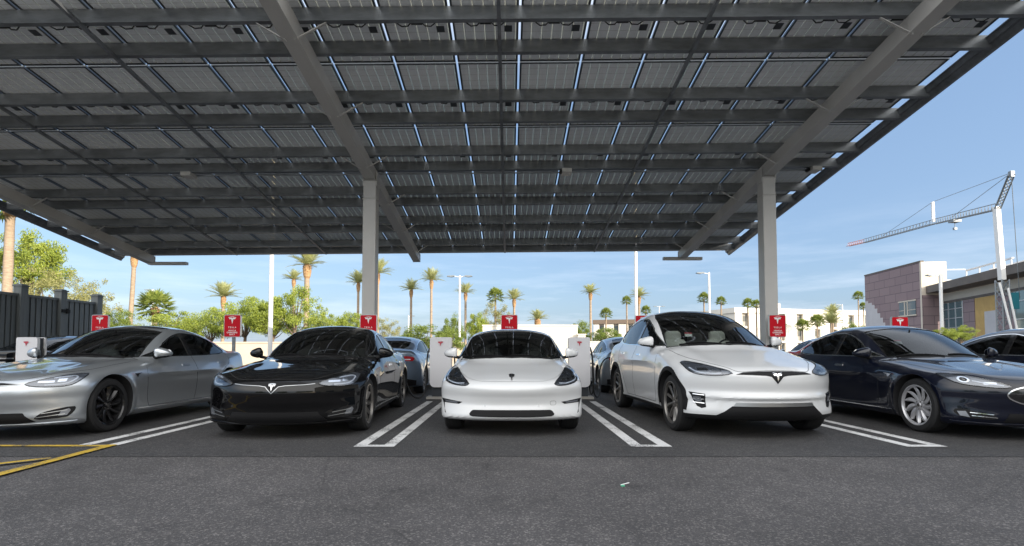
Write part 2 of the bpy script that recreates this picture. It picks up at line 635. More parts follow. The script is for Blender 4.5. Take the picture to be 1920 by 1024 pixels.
def cmat():
    m, t, b = nt('solar_panel_underside')
    c = t.nodes.new('ShaderNodeTexCoord')
    s = t.nodes.new('ShaderNodeSeparateXYZ')
    t.links.new(c.outputs['Object'], s.inputs[0])

    def lines(out, count, size, w):
        a = t.nodes.new('ShaderNodeMath')
        a.operation = 'MULTIPLY'
        a.inputs[1].default_value = count / size
        t.links.new(out, a.inputs[0])
        f = t.nodes.new('ShaderNodeMath')
        f.operation = 'FRACT'
        t.links.new(a.outputs[0], f.inputs[0])
        l_ = t.nodes.new('ShaderNodeMath')
        l_.operation = 'LESS_THAN'
        l_.inputs[1].default_value = w
        t.links.new(f.outputs[0], l_.inputs[0])
        return l_.outputs[0]
    lx = lines(s.outputs[0], 6, 0.96, 0.07)
    ly = lines(s.outputs[1], 12, 1.92, 0.035)
    mxn = t.nodes.new('ShaderNodeMath')
    mxn.operation = 'MULTIPLY'
    mxn.inputs[1].default_value = 0.5
    t.links.new(ly, mxn.inputs[0])
    mm = t.nodes.new('ShaderNodeMath')
    mm.operation = 'MAXIMUM'
    t.links.new(lx, mm.inputs[0])
    t.links.new(mxn.outputs[0], mm.inputs[1])
    n = t.nodes.new('ShaderNodeTexNoise')
    n.inputs['Scale'].default_value = 1.3
    t.links.new(c.outputs['Object'], n.inputs['Vector'])
    r_ = t.nodes.new('ShaderNodeValToRGB')
    r_.color_ramp.elements[0].position = 0.3
    r_.color_ramp.elements[0].color = (0.76, 0.78, 0.80, 1)
    r_.color_ramp.elements[1].position = 0.7
    r_.color_ramp.elements[1].color = (0.84, 0.86, 0.88, 1)
    t.links.new(n.outputs['Fac'], r_.inputs[0])
    mi = t.nodes.new('ShaderNodeMix')
    mi.data_type = 'RGBA'
    mi.inputs[7].default_value = (0.95, 0.92, 0.80, 1)
    t.links.new(mm.outputs[0], mi.inputs[0])
    t.links.new(r_.outputs[0], mi.inputs[6])
    t.links.new(mi.outputs[2], b.inputs['Base Color'])
    b.inputs['Roughness'].default_value = 0.35
    # cell gaps let a little daylight through the laminate
    tl = t.nodes.new('ShaderNodeBsdfTransparent')
    tl.inputs[0].default_value = (0.66, 0.62, 0.50, 1)
    ml = t.nodes.new('ShaderNodeMath')
    ml.operation = 'MULTIPLY'
    ml.inputs[1].default_value = 1.0
    t.links.new(mm.outputs[0], ml.inputs[0])
    ms = t.nodes.new('ShaderNodeMixShader')
    t.links.new(ml.outputs[0], ms.inputs[0])
    t.links.new(b.outputs[0], ms.inputs[1])
    t.links.new(tl.outputs[0], ms.inputs[2])
    t.links.new(ms.outputs[0], t.nodes['Material Output'].inputs[0])
    return m


M['panel'] = cmat()
# one panel in its own frame: origin at its near left corner of the underside, lying along the slope
PW, PL = 1.010, 1.982


def panel_mesh():
    b = MB()
    b.box((0.03, 0.03, 0.012), (PW - 0.03, PL - 0.03, 0.018), 0)
    for a, c in (((0, 0, 0), (PW, 0.03, 0.038)), ((0, PL - 0.03, 0), (PW, PL, 0.038)), ((0, 0.03, 0), (0.03, PL - 0.03, 0.038)), ((PW - 0.03, 0.03, 0), (PW, PL - 0.03, 0.038))):
        b.box(a, c, 1)
    return b.mesh('solar_panel', [M['panel'], M['alu']])


def jbox_mesh():
    b = MB()
    x, y = PW * 0.5, 1.03
    b.box((x - 0.085, y - 0.055, -0.022), (x + 0.085, y + 0.055, 0.011), 0)
    for s in (-1, 1):
        pts = [(x + s * 0.07, y, -0.01), (x + s * 0.13, y + 0.03, -0.06), (x + s * 0.22, y + 0.02, -0.075), (x + s * 0.34, y - 0.05, -0.03), (x + s * 0.42, y - 0.10, -0.005)]
        b.tube(pts, 0.010, 5, 0)
    b.box((PW - 0.22, y + 0.12, 0.005), (PW - 0.10, y + 0.25, 0.0115), 1)
    return b.mesh('junction_box', [M['cable'], M['alu']])


pm, jm = panel_mesh(), jbox_mesh()
slope = math.atan2(-0.13553, 1)
tiltx = math.atan2(0.0092, 1)
stuffb = MB()
for ri in range(6):
    for k in range(-13, 7):
        x, y = X0 + k * QX + 0.018, ROWS[ri] + 0.008
        rot = Matrix.Rotation(slope, 4, 'X') @ Matrix.Rotation(-tiltx, 4, 'Y')
        if ri == 5:
            mtx = Matrix.Translation(cpt(x, y, 0)) @ rot
            stuffb.box((0.03, 0.03, 0.012), (PW - 0.03, PL - 0.03, 0.018), 0, mtx)
            for a, c in (((0, 0, 0), (PW, 0.03, 0.038)), ((0, PL - 0.03, 0), (PW, PL, 0.038)), ((0, 0.03, 0), (0.03, PL - 0.03, 0.038)), ((PW - 0.03, 0.03, 0), (PW, PL - 0.03, 0.038))):
                stuffb.box(a, c, 1, mtx)
            continue
        p = link('solar_panel', pm, can)
        p.location = cpt(x, y, 0)
        p.rotation_euler = rot.to_euler()
        link('junction_box', jm, p)
o = stuffb.build('solar_panel_row', [M['panel'], M['alu']], can)
o['kind'] = 'stuff'

# purlins: C sections along X, web towards the aisle
XL, XR = X0 - 13 * QX - 0.05, X0 + 7 * QX + 0.27
PH = 0.20


def purlin(y, name='purlin'):
    b = MB()
    prof = [(0, 0), (0, -PH), (0.075, -PH), (0.075, -PH + 0.022), (0.068, -PH + 0.022), (0.068, -PH + 0.006), (0.006, -PH + 0.006), (0.006, -0.006), (0.068, -0.006), (0.068, -0.022), (0.075, -0.022), (0.075, 0)]
    b.prism(prof, lambda u, v, t: cpt(t, y + u, v - 0.002), XL, XR)
    return b.build(name, M['galv'], can, fixn=True)


for ri in range(6):
    for d in (0.73, 1.44):
        purlin(ROWS[ri] + d)
# lower lip rails of the close pairs and the two eave channels
for y in (ROWS[0] - 0.06, ROWS[6] - 0.02):
    b = MB()
    b.prism([(0, 0.06), (0, -0.06), (0.06, -0.06), (0.06, -0.05), (0.01, -0.05), (0.01, 0.05), (0.06, 0.05), (0.06, 0.06)], lambda u, v, t: cpt(t, y + u, v), XL - 0.25, XR + 0.02)
    b.build('eave_trim', M['steel_paint'], can, fixn=True)
# rake trims left and right: deep folded channels
for side, xx in ((1, XR), (-1, XL)):
    b = MB()
    prof = [(0, 0.015), (0.0, -PH - 0.03), (-0.05, -PH - 0.03), (-0.09, -0.14), (-0.14, -0.14), (-0.165, -0.05), (-0.185, -0.05), (-0.185, -0.035), (-0.155, -0.035), (-0.13, -0.125), (-0.10, -0.125), (-0.06, -PH), (-0.02, -PH), (-0.02, 0.0), (-0.05, 0.0), (-0.05, 0.015)]
    b.prism(prof, lambda u, v, t: cpt(xx + side * u + (0 if side > 0 else -0.2), t, v), ROWS[0] - 0.05, ROWS[6] + 0.02)
    b.build('rake_trim', M['galv'], can, fixn=True)
# round-cornered tubes in line with the beams, hung under the purlins
for x in (-9.30, -6.25, -0.15, 2.90):
    b = MB()
    b.beam(cpt(x, 7.0, -PH - 0.035), cpt(x, 18.45, -PH - 0.035), 0.055, 0.05)
    b.build('tie_rail', M['galv'], can)
# beams and columns
BX = (-12.35, -3.20, 5.95)
for i, x in enumerate(BX):
    b = MB()
    bw = 0.24
    zt, zb = -PH - 0.004, -PH - 0.27
    b.prism([(-bw / 2, zt), (-bw / 2, zb), (bw / 2, zb), (bw / 2, zt)], lambda u, v, t: cpt(x + u, t, v), 6.6, 18.65)
    bo = b.build('beam', M['steel_paint'], can)
    e = MB()
    ye = 18.655
    e.prism([(-bw / 2 - 0.01, zt + 0.0), (-bw / 2 - 0.01, zb - 0.01), (bw / 2 + 0.01, zb - 0.01), (bw / 2 + 0.01, zt)], lambda u, v, t: cpt(x + u, t, v), ye, ye + 0.015)
    e.build('end_plate', M['steel_paint'], bo)
    for ri in range(6):
        for s in (-1, 1):
            k = MB()
            y = ROWS[ri] + 0.77
            k.beam(cpt(x + s * 0.06, y - 0.02, zb - 0.012), cpt(x + s * 0.52, y + 0.02, -PH + 0.01), 0.05, 0.012)
            k.build('flange_brace', M['steel_paint'], bo)
            q = MB()
            q.prism([(0, -0.012), (0, -PH + 0.02), (0.14, -PH + 0.02), (0.14, -0.012)], lambda u, v, t: cpt(x + s * (0.13 + u), t, v), y + 0.05, y + 0.058)
            q.build('web_cleat', M['steel_paint'], bo)
for x in BX:
    c = MB()
    zt = pz(x, 12.45) - PH - 0.27
    hw, hd = 0.15, 0.15
    c.box((x - hw, -hd, 0.10), (x + hw, hd, zt - 0.42))
    for s in (-1, 1):
        c.box((x - hw + 0.004, -hd + 0.004, zt - 0.42), (x + hw - 0.004, hd - 0.004, zt - 0.012)) if s > 0 else None
    col = c.build('column', M['steel_paint'], can)
    bev = col.modifiers.new('bevel', 'BEVEL')
    bev.width = 0.018
    bev.segments = 3
    cp = MB()
    cp.box((x - hw - 0.012, -hd - 0.012, zt - 0.44), (x + hw + 0.012, hd + 0.012, zt - 0.425))
    hp_ = MB()
    hp_.box((x - hw - 0.01, -hd - 0.03, zt - 0.014), (x + hw + 0.01, hd + 0.03, zt - 0.002))
    hp_.build('head_plate', M['steel_paint'], col)
    cp.build('connection_plate', M['steel_paint'], col)
    for s in (-1, 1):
        sp = MB()
        sp.box((x + s * (hw + 0.002) - 0.008, -hd + 0.02, zt - 0.12), (x + s * (hw + 0.002) + 0.008, hd - 0.02, zt + 0.22))
        sp.build('side_plate', M['steel_paint'], col)
    bp_ = MB()
    bp_.box((x - 0.24, -0.24, 0.004), (x + 0.24, 0.24, 0.10))
    bp_.build('footing', M['concrete'], col)
# flat plates at two beam tips
for x in (-12.35, 5.95):
    b = MB()
    z = pz(x, 18.6) - PH - 0.31
    b.box((x - (0.65 if x > 0 else 0.05), 6.10, z), (x + (0.68 if x > 0 else 1.25), 6.26, z + 0.10))
    b.build('light_bar', M['steel_paint'], can)
# light fittings under the purlins
for (u, v, Y) in ((1063, 327, 12.4), (350, 339, 12.4), (1530, 318, 12.4)):
    p = at(u, v, Y)
    zc = pz(p.x, 12.52) - PH
    b = MB()
    b.box((p.x - 0.11, -0.12, zc - 0.10), (p.x + 0.11, 0.18, zc - 0.012))
    lf = b.build('light_fitting', M['steel_paint'], can)
    b = MB()
    b.box((p.x - 0.17, -0.02, zc - 0.085), (p.x - 0.112, 0.10, zc - 0.03))
    b.build('driver_box', M['plastic'], lf)
# conduit along one close pair
b = MB()
b.tube([cpt(XL + 0.5, 12.6, -PH - 0.015), cpt(XR - 0.4, 12.6, -PH - 0.015)], 0.016, 6)
b.build('conduit', M['galv'], can)

# ================================================================== LOGO, SIGNS, CHARGERS
T_ARC = [(-0.50, 0.40), (-0.25, 0.475), (0, 0.50), (0.25, 0.475), (0.50, 0.40), (0.475, 0.335), (0.24, 0.41), (0, 0.43), (-0.24, 0.41), (-0.475, 0.335)]
T_BODY = [(0, 0.235), (0.075, 0.355), (0.30, 0.34), (0.455, 0.285), (0.36, 0.13), (0.25, 0.155), (0.14, 0.16), (0, -0.50), (-0.14, 0.16), (-0.25, 0.155), (-0.36, 0.13), (-0.455, 0.285), (-0.30, 0.34), (-0.075, 0.355)]


def tri2d(poly):
    vs = [Vector(p) for p in poly]
    ed = [(i, (i + 1) % len(vs)) for i in range(len(vs))]
    r_ = delaunay_2d_cdt(vs, ed, [], 1, 1e-5)
    return [tuple(v) for v in r_[0]], [tuple(f) for f in r_[2]]


def emblem(b, c, s, mi=0, t=0.004, ax=None):
    """T emblem facing -Y around centre c"""
    for poly in (T_ARC, T_BODY):
        vs, fs = tri2d(poly)
        n = len(vs)
        b.add([(c[0] + u * s, c[1], c[2] + v * s) for u, v in vs], fs, mi)
        m_ = len(poly)
        b.add([(c[0] + u * s, c[1], c[2] + v * s) for u, v in poly] + [(c[0] + u * s, c[1] + t, c[2] + v * s) for u, v in poly],
              [(i, (i + 1) % m_, (i + 1) % m_ + m_, i + m_) for i in range(m_)], mi)


def text_mb(b, body, c, size, mi=0, wide=1.0, bold=0.0):
    cu = bpy.data.curves.new('txt', 'FONT')
    cu.body = body
    cu.size = size
    cu.align_x = 'CENTER'
    cu.align_y = 'CENTER'
    cu.space_character = wide
    cu.offset = bold
    o_ = bpy.data.objects.new('txt', cu)
    me = o_.to_mesh()
    vs = [(c[0] + v.co.x, c[1], c[2] + v.co.y) for v in me.vertices]
    b.add(vs, [tuple(p.vertices) for p in me.polygons], mi)
    o_.to_mesh_clear()
    bpy.data.objects.remove(o_)
    bpy.data.curves.remove(cu)


def rrect(w, h, r, n=5):
    pts = []
    for cx_, cz_, a0 in ((w / 2 - r, h / 2 - r, 0), (-w / 2 + r, h / 2 - r, 90), (-w / 2 + r, -h / 2 + r, 180), (w / 2 - r, -h / 2 + r, 270)):
        for i in range(n + 1):
            a = R(a0 + 90 * i / n)
            pts.append((cx_ + r * math.cos(a), cz_ + r * math.sin(a)))
    return pts


def make_sign():
    t = thing('charging_sign', 'sign', 'sign', group='red charging signs behind the bays')
    zc = 1.63
    b = MB()
    b.prism(rrect(0.375, 0.50, 0.035), lambda u, v, q: (u, q, zc + v), -0.075, -0.02)
    b.build('sign_box', M['satin'], t)
    b = MB()
    b.prism(rrect(0.350, 0.475, 0.025), lambda u, v, q: (u, q, zc + v), -0.079, -0.0752)
    f = b.build('sign_face', M['red'], t)
    b = MB()
    emblem(b, (0, -0.083, zc + 0.125), 0.165)
    b.build('emblem', M['white'], f)
    b = MB()
    text_mb(b, 'TESLA', (0, -0.0815, zc - 0.035), 0.048, wide=1.5, bold=0.0008)
    for i, w_ in enumerate(('VEHICLE', 'CHARGING', 'ONLY')):
        text_mb(b, w_, (0, -0.0815, zc - 0.105 - 0.043 * i), 0.044, wide=1.05, bold=0.001)
    b.build('lettering', M['white'], f)
    b = MB()
    b.box((-0.03, -0.019, 0.004), (0.03, 0.03, 1.84))
    b.build('post', M['galv'], t)
    return t


sg = make_sign()
sign_spots = [(-9.10, 12.15, 'red charging sign standing by the dark slatted fence at the far left'),
              (-6.13, 12.10, 'red charging sign on its own post between the silver and the black car'),
              (-3.12, 12.10, 'red charging sign in front of the gray canopy column behind the black car'),
              (0.0, 12.10, 'red charging sign showing just above the roof of the middle white car'),
              (3.02, 12.30, 'red charging sign mostly hidden behind the roof of the tall white car'),
              (5.96, 12.15, 'orange-red charging sign in front of the column right of the tall white car'),
              (8.72, 12.20, 'orange-red charging sign above the roof of the navy blue car')]
for i, (x, y, lab) in enumerate(sign_spots):
    s_ = sg if i == 0 else copy_tree(sg)
    s_.location = (x, y, -0.02 if x < 8 else -0.06)
    s_['label'] = lab


def make_charger():
    t = thing('charging_post', 'post', 'charging post', group='white charging posts behind the bays')
    # rounded white face panel: slim at the foot with big bottom corners
    w, z0, z1 = 0.47, 0.26, 1.36
    pts = []
    for cx_, cz_, a0, r in ((w / 2 - 0.045, z1 - 0.045, 0, 0.045), (-w / 2 + 0.045, z1 - 0.045, 90, 0.045), (-w / 2 + 0.11, z0 + 0.11, 180, 0.11), (w / 2 - 0.11, z0 + 0.11, 270, 0.11)):
        for i in range(7):
            a = R(a0 + 15 * i)
            pts.append((cx_ + r * math.cos(a), cz_ + r * math.sin(a)))
    b = MB()
    b.prism(pts, lambda u, v, q: (u, q - 0.25 * (0.235 ** 2 - u * u), v), -0.13, -0.06)
    fp = b.build('front_panel', M['cabinet'], t, smooth=40)
    b = MB()
    emblem(b, (0, -0.150, 1.215), 0.115)
    b.build('emblem', M['emb_red'], fp)
    b = MB()
    b.prism(pts, lambda u, v, q: (u, q, v), 0.085, 0.12)
    b.build('rear_panel', M['cabinet'], t, smooth=40)
    b = MB()
    b.box((-0.19, -0.056, 0.05), (0.19, 0.083, 1.345))
    b.box((-0.225, -0.04, 0.85), (-0.191, 0.06, 1.30))
    b.build('core', M['cabinet_dark'], t)
    b = MB()
    b.box((-0.30, -0.20, 0.004), (0.30, 0.20, 0.05))
    b.build('base', M['concrete'], t)
    return t


def cable(parent, pts, r=0.017):
    # smooth through the points
    P = [Vector(p) for p in pts]
    out = []
    for i in range(len(P) - 1):
        p0, p1, p2, p3 = P[max(i - 1, 0)], P[i], P[i + 1], P[min(i + 2, len(P) - 1)]
        for k in range(8):
            t_ = k / 8
            out.append(0.5 * ((2 * p1) + (p2 - p0) * t_ + (2 * p0 - 5 * p1 + 4 * p2 - p3) * t_ ** 2 + (3 * p1 - p0 - 3 * p2 + p3) * t_ ** 3))
    out.append(P[-1])
    b = MB()
    b.tube(out, r, 8)
    return b.build('charging_cable', M['cable'], parent, smooth=60)


ch = make_charger()
ch_spots = [(-10.66, 'white charging post by the dark slatted fence at the far left'),
            (-7.62, 'white charging post behind the silver car, seen through its glass'),
            (-4.57, 'white charging post seen through the windows of the black car'),
            (-1.52, 'white charging post left of the middle white car'),
            (1.55, 'white charging post right of the middle white car'),
            (4.60, 'white charging post hidden behind the tall white car'),
            (7.65, 'white charging post hidden behind the navy blue car')]
for i, (x, lab) in enumerate(ch_spots):
    c_ = ch if i == 0 else copy_tree(ch)
    c_.location = (x, 12.15, 0)
    c_['label'] = lab
    if x == -1.52:
        # left-hand cable: droops from the post to the ground and up to the tail of the black car
        cable(c_, [(-0.25, -0.02, 1.12), (-0.30, -0.04, 0.95), (-0.32, -0.06, 0.5), (-0.36, -0.12, 0.12), (-0.48, -0.2, 0.03), (-0.62, -0.3, 0.14), (-0.78, -0.5, 0.60), (-0.95, -0.8, 0.86), (-1.06, -1.02, 0.83)])
    elif x == 1.55:
        cable(c_, [(0.25, -0.02, 1.14), (0.29, -0.04, 0.95), (0.30, -0.06, 0.5), (0.33, -0.05, 0.12), (0.42, 0.0, 0.04), (0.50, 0.2, 0.20), (0.56, 0.55, 0.62), (0.72, 0.78, 0.86), (0.95, 0.86, 0.90)])
    else:
        cable(c_, [(0.24, 0.0, 1.14), (0.30, -0.03, 0.9), (0.32, -0.03, 0.3), (0.28, -0.03, 0.1), (0.24, 0.0, 0.2), (0.22, 0.0, 0.6)])

# a bit of litter on the aisle
b = MB()
p = gp(1170, 911)
b.beam((p[0] - 0.03, p[1] - 0.02, 0.012), (p[0] + 0.045, p[1] + 0.02, 0.02), 0.006, 0.006)
b.box((p[0] - 0.03, p[1] - 0.035, 0.003), (p[0] + 0.0, p[1] - 0.01, 0.012), 1)
tag(b.build('litter', [M['white'], mat('green_plastic', (0.1, 0.4, 0.25), 0.5)]), 'tiny green and white scrap of litter on the gray asphalt aisle', 'litter')

# ================================================================== CARS
# car frame: x across (right when looking from the front), y from the nose back, z up
def crv(pts):
    xs = np.array([p[0] for p in pts], float)
    ys = np.array([p[1] for p in pts], float)
    h = np.diff(xs)
    d = np.diff(ys) / h
    m = np.zeros(len(xs))
    for i in range(1, len(xs) - 1):
        if d[i - 1] * d[i] > 0:
            w1, w2 = 2 * h[i] + h[i - 1], h[i] + 2 * h[i - 1]
            m[i] = (w1 + w2) / (w1 / d[i - 1] + w2 / d[i])
    m[0], m[-1] = d[0], d[-1]

    def f(x):
        x = np.clip(x, xs[0], xs[-1])
        i = np.clip(np.searchsorted(xs, x, side='right') - 1, 0, len(h) - 1)
        t = (x - xs[i]) / h[i]
        return (ys[i] * (1 + 2 * t) * (1 - t) ** 2 + m[i] * h[i] * t * (1 - t) ** 2 + ys[i + 1] * t * t * (3 - 2 * t) + m[i + 1] * h[i] * t * t * (t - 1))
    return f


def smax(a, b, r):
    h = np.clip(0.5 + 0.5 * (a - b) / r, 0, 1)
    return a * h + b * (1 - h) + r * h * (1 - h)


def smin(a, b, r):
    return -smax(-a, -b, r)


def gauss(x, s):
    return np.exp(-(x / s) ** 2)


class Spec:
    pass


def spec_sedan():
    s = Spec()
    s.L, s.fa, s.ra, s.rw, s.arch = 4.97, 0.93, 3.89, 0.352, 0.405
    s.w = crv([(0, .93), (.5, .955), (.95, .978), (1.6, .962), (2.5, .955), (3.3, .968), (3.9, .985), (4.5, .945), (4.97, .90)])
    s.tum = crv([(.15, .925), (.22, .955), (.35, .975), (.50, .992), (.62, 1.0), (.74, .992), (.84, .965), (.93, .925), (1.05, .86)])
    s.hood = crv([(0, .665), (.12, .735), (.35, .80), (.8, .868), (1.25, .925), (1.7, .965), (2.5, .985), (3.4, 1.0), (4.1, 1.045), (4.6, 1.075), (4.97, 1.06)])
    s.crown = .06
    s.nose = crv([(.15, .16), (.2, .10), (.27, .045), (.36, .035), (.46, .012), (.56, .0), (.64, .015), (.70, .05), (.78, .12), (.95, .3)])
    s.nosek, s.nosep = .50, 2.3
    s.tail = crv([(.2, .20), (.35, .08), (.5, .04), (.7, .02), (.9, .0), (1.0, .0), (1.1, .03)])
    s.tailk = .42
    s.roof = crv([(-1, -.4), (1.15, .84), (1.45, .97), (1.7, 1.10), (2.0, 1.25), (2.3, 1.378), (2.55, 1.448), (2.8, 1.480), (3.1, 1.480), (3.5, 1.44), (3.9, 1.355), (4.3, 1.215), (4.6, 1.115), (4.8, 1.04), (4.97, .90)])
    s.gw = crv([(1.2, .80), (1.7, .845), (2.4, .870), (3.2, .868), (3.8, .835), (4.3, .765), (4.97, .62)])
    s.tumg = .50
    s.wsk = .30
    s.belt = .965
    s.zb = .165
    s.door_x = (1.62, 2.90, 3.86)
    s.ws = [(-.60, 1.66), (-.30, 1.52), (0, 1.475), (.30, 1.52), (.60, 1.66), (.705, 1.80), (.66, 2.02), (.615, 2.30), (.58, 2.52), (.40, 2.47), (0, 2.44), (-.40, 2.47), (-.58, 2.52), (-.615, 2.30), (-.66, 2.02), (-.705, 1.80)]
    s.rg = [(-.44, 3.62), (0, 3.64), (.44, 3.62), (.50, 3.9), (.52, 4.25), (.44, 4.48), (0, 4.56), (-.44, 4.48), (-.52, 4.25), (-.50, 3.9)]
    s.sw = [[(1.84, .985), (2.05, 1.058), (2.28, 1.165), (2.48, 1.252), (2.66, 1.310), (2.82, 1.340), (2.82, .992)],
            [(2.90, .994), (2.90, 1.348), (3.15, 1.345), (3.45, 1.305), (3.75, 1.225), (3.98, 1.125), (4.08, 1.080), (4.05, 1.045), (3.85, 1.015), (3.45, 1.0)]]
    s.roofg = [(-.53, 2.60), (0, 2.53), (.53, 2.60), (.55, 3.0), (.49, 3.52), (0, 3.56), (-.49, 3.52), (-.55, 3.0)]
    s.mirror = (.865, 1.95, 1.02)
    s.cabin = (1.75, 3.75, .50)
    s.seat_y, s.seat_z = (2.45, 3.35), .02
    s.bulge = .020
    return s


def spec_compact():
    s = spec_sedan()
    s.L, s.fa, s.ra, s.rw, s.arch = 4.69, 0.86, 3.72, 0.338, 0.375
    s.w = crv([(0, .885), (.4, .905), (.85, .930), (1.6, .915), (2.4, .91), (3.1, .918), (3.7, .932), (4.3, .90), (4.69, .86)])
    s.tum = crv([(.14, .955), (.20, .985), (.30, .995), (.45, 1.0), (.62, 1.0), (.75, .985), (.84, .955), (.92, .91), (1.05, .84)])
    s.hood = crv([(0, .63), (.10, .69), (.30, .742), (.7, .82), (1.1, .895), (1.5, .95), (2.3, .98), (3.2, 1.0), (3.9, 1.05), (4.4, 1.09), (4.69, 1.07)])
    s.crown = .075
    s.zb = .195
    s.nose = crv([(.14, .14), (.19, .085), (.25, .02), (.34, .035), (.40, .050), (.48, .035), (.56, .006), (.60, .0), (.645, .012), (.70, .06), (.78, .14), (.95, .3)])
    s.nosek, s.nosep = .47, 2.6
    s.roof = crv([(-1, -.4), (1.0, .84), (1.25, .945), (1.5, 1.06), (1.8, 1.205), (2.1, 1.33), (2.35, 1.395), (2.6, 1.430), (2.9, 1.437), (3.3, 1.41), (3.7, 1.335), (4.05, 1.23), (4.3, 1.14), (4.5, 1.07), (4.69, .92)])
    s.gw = crv([(1.0, .785), (1.5, .83), (2.2, .845), (3.0, .84), (3.6, .80), (4.1, .72), (4.69, .6)])
    s.tumg = .42
    s.door_x = (1.42, 2.70, 3.62)
    s.ws = [(-.62, 1.50), (-.30, 1.345), (0, 1.295), (.30, 1.345), (.62, 1.50), (.765, 1.62), (.72, 1.85), (.665, 2.15), (.64, 2.36), (.40, 2.33), (0, 2.31), (-.40, 2.33), (-.64, 2.36), (-.665, 2.15), (-.72, 1.85), (-.765, 1.62)]
    s.rg = [(-.50, 3.42), (0, 3.44), (.50, 3.42), (.54, 3.7), (.54, 4.02), (.46, 4.24), (0, 4.32), (-.46, 4.24), (-.54, 4.02), (-.54, 3.7)]
    s.sw = [[(1.66, .985), (1.86, 1.058), (2.08, 1.150), (2.28, 1.232), (2.46, 1.288), (2.62, 1.318), (2.62, .992)],
            [(2.70, .994), (2.70, 1.325), (2.95, 1.322), (3.25, 1.285), (3.52, 1.22), (3.76, 1.14), (3.86, 1.095), (3.83, 1.06), (3.65, 1.02), (3.25, 1.0)]]
    s.roofg = [(-.58, 2.42), (0, 2.37), (.58, 2.42), (.60, 2.8), (.55, 3.30), (0, 3.35), (-.55, 3.30), (-.60, 2.8)]
    s.mirror = (.82, 1.77, 1.02)
    s.cabin = (1.6, 3.55, .50)
    s.seat_y, s.seat_z = (2.25, 3.12), .02
    s.bulge = .012
    return s


def spec_suv():
    s = spec_sedan()
    s.L, s.fa, s.ra, s.rw, s.arch = 5.03, 0.94, 3.905, 0.375, 0.43
    s.w = crv([(0, .955), (.45, .975), (.95, .998), (1.6, .985), (2.5, .98), (3.3, .99), (3.9, 1.0), (4.5, .97), (5.03, .92)])
    s.tum = crv([(.20, .935), (.28, .96), (.40, .98), (.55, .995), (.70, 1.0), (.84, .995), (.97, .975), (1.10, .93), (1.25, .86)])
    s.hood = crv([(0, .80), (.10, .85), (.30, .905), (.7, .995), (1.1, 1.08), (1.5, 1.15), (2.3, 1.16), (3.2, 1.18), (3.9, 1.22), (4.5, 1.25), (5.03, 1.19)])
    s.crown = .085
    s.nose = crv([(.2, .12), (.27, .06), (.34, .03), (.46, .03), (.50, .0), (.58, .03), (.70, .012), (.78, .015), (.83, .055), (.90, .13), (1.05, .3)])
    s.nosek, s.nosep = .50, 2.4
    s.tail = crv([(.2, .20), (.35, .08), (.5, .04), (.8, .02), (1.0, .0), (1.15, .02), (1.3, .08)])
    s.roof = crv([(-1, -.25), (1.0, 1.01), (1.25, 1.13), (1.5, 1.245), (1.8, 1.39), (2.1, 1.52), (2.35, 1.615), (2.6, 1.69), (2.9, 1.74), (3.2, 1.755), (3.6, 1.735), (4.0, 1.67), (4.4, 1.555), (4.7, 1.42), (4.9, 1.28), (5.03, 1.05)])
    s.gw = crv([(1.0, .82), (1.5, .87), (2.2, .905), (3.0, .915), (3.7, .89), (4.3, .82), (5.03, .70)])
    s.tumg = .42
    s.belt = 1.13
    s.zb = .22
    s.door_x = (1.55, 2.80, 3.70)
    s.ws = [(-.62, 1.50), (-.30, 1.35), (0, 1.30), (.30, 1.35), (.62, 1.50), (.775, 1.64), (.73, 1.9), (.67, 2.3), (.63, 2.62), (.56, 2.86), (0, 2.92), (-.56, 2.86), (-.63, 2.62), (-.67, 2.3), (-.73, 1.9), (-.775, 1.64)]
    s.rg = [(-.48, 3.95), (0, 3.98), (.48, 3.95), (.54, 4.2), (.54, 4.5), (.46, 4.68), (0, 4.74), (-.46, 4.68), (-.54, 4.5), (-.54, 4.2)]
    s.sw = [[(1.70, 1.14), (1.92, 1.235), (2.16, 1.345), (2.40, 1.45), (2.60, 1.525), (2.75, 1.57), (2.75, 1.165)],
            [(2.83, 1.168), (2.83, 1.588), (3.1, 1.615), (3.4, 1.605), (3.7, 1.56), (4.0, 1.485), (4.25, 1.395), (4.34, 1.33), (4.29, 1.27), (4.0, 1.215), (3.4, 1.18)]]
    s.roofg = [(-.50, 2.98), (0, 3.02), (.50, 2.98), (.54, 3.3), (.50, 3.8), (0, 3.85), (-.50, 3.8), (-.54, 3.3)]
    s.mirror = (.90, 1.90, 1.19)
    s.cabin = (1.7, 3.85, .62)
    s.seat_y, s.seat_z = (2.35, 3.30), .17
    s.bulge = .015
    return s


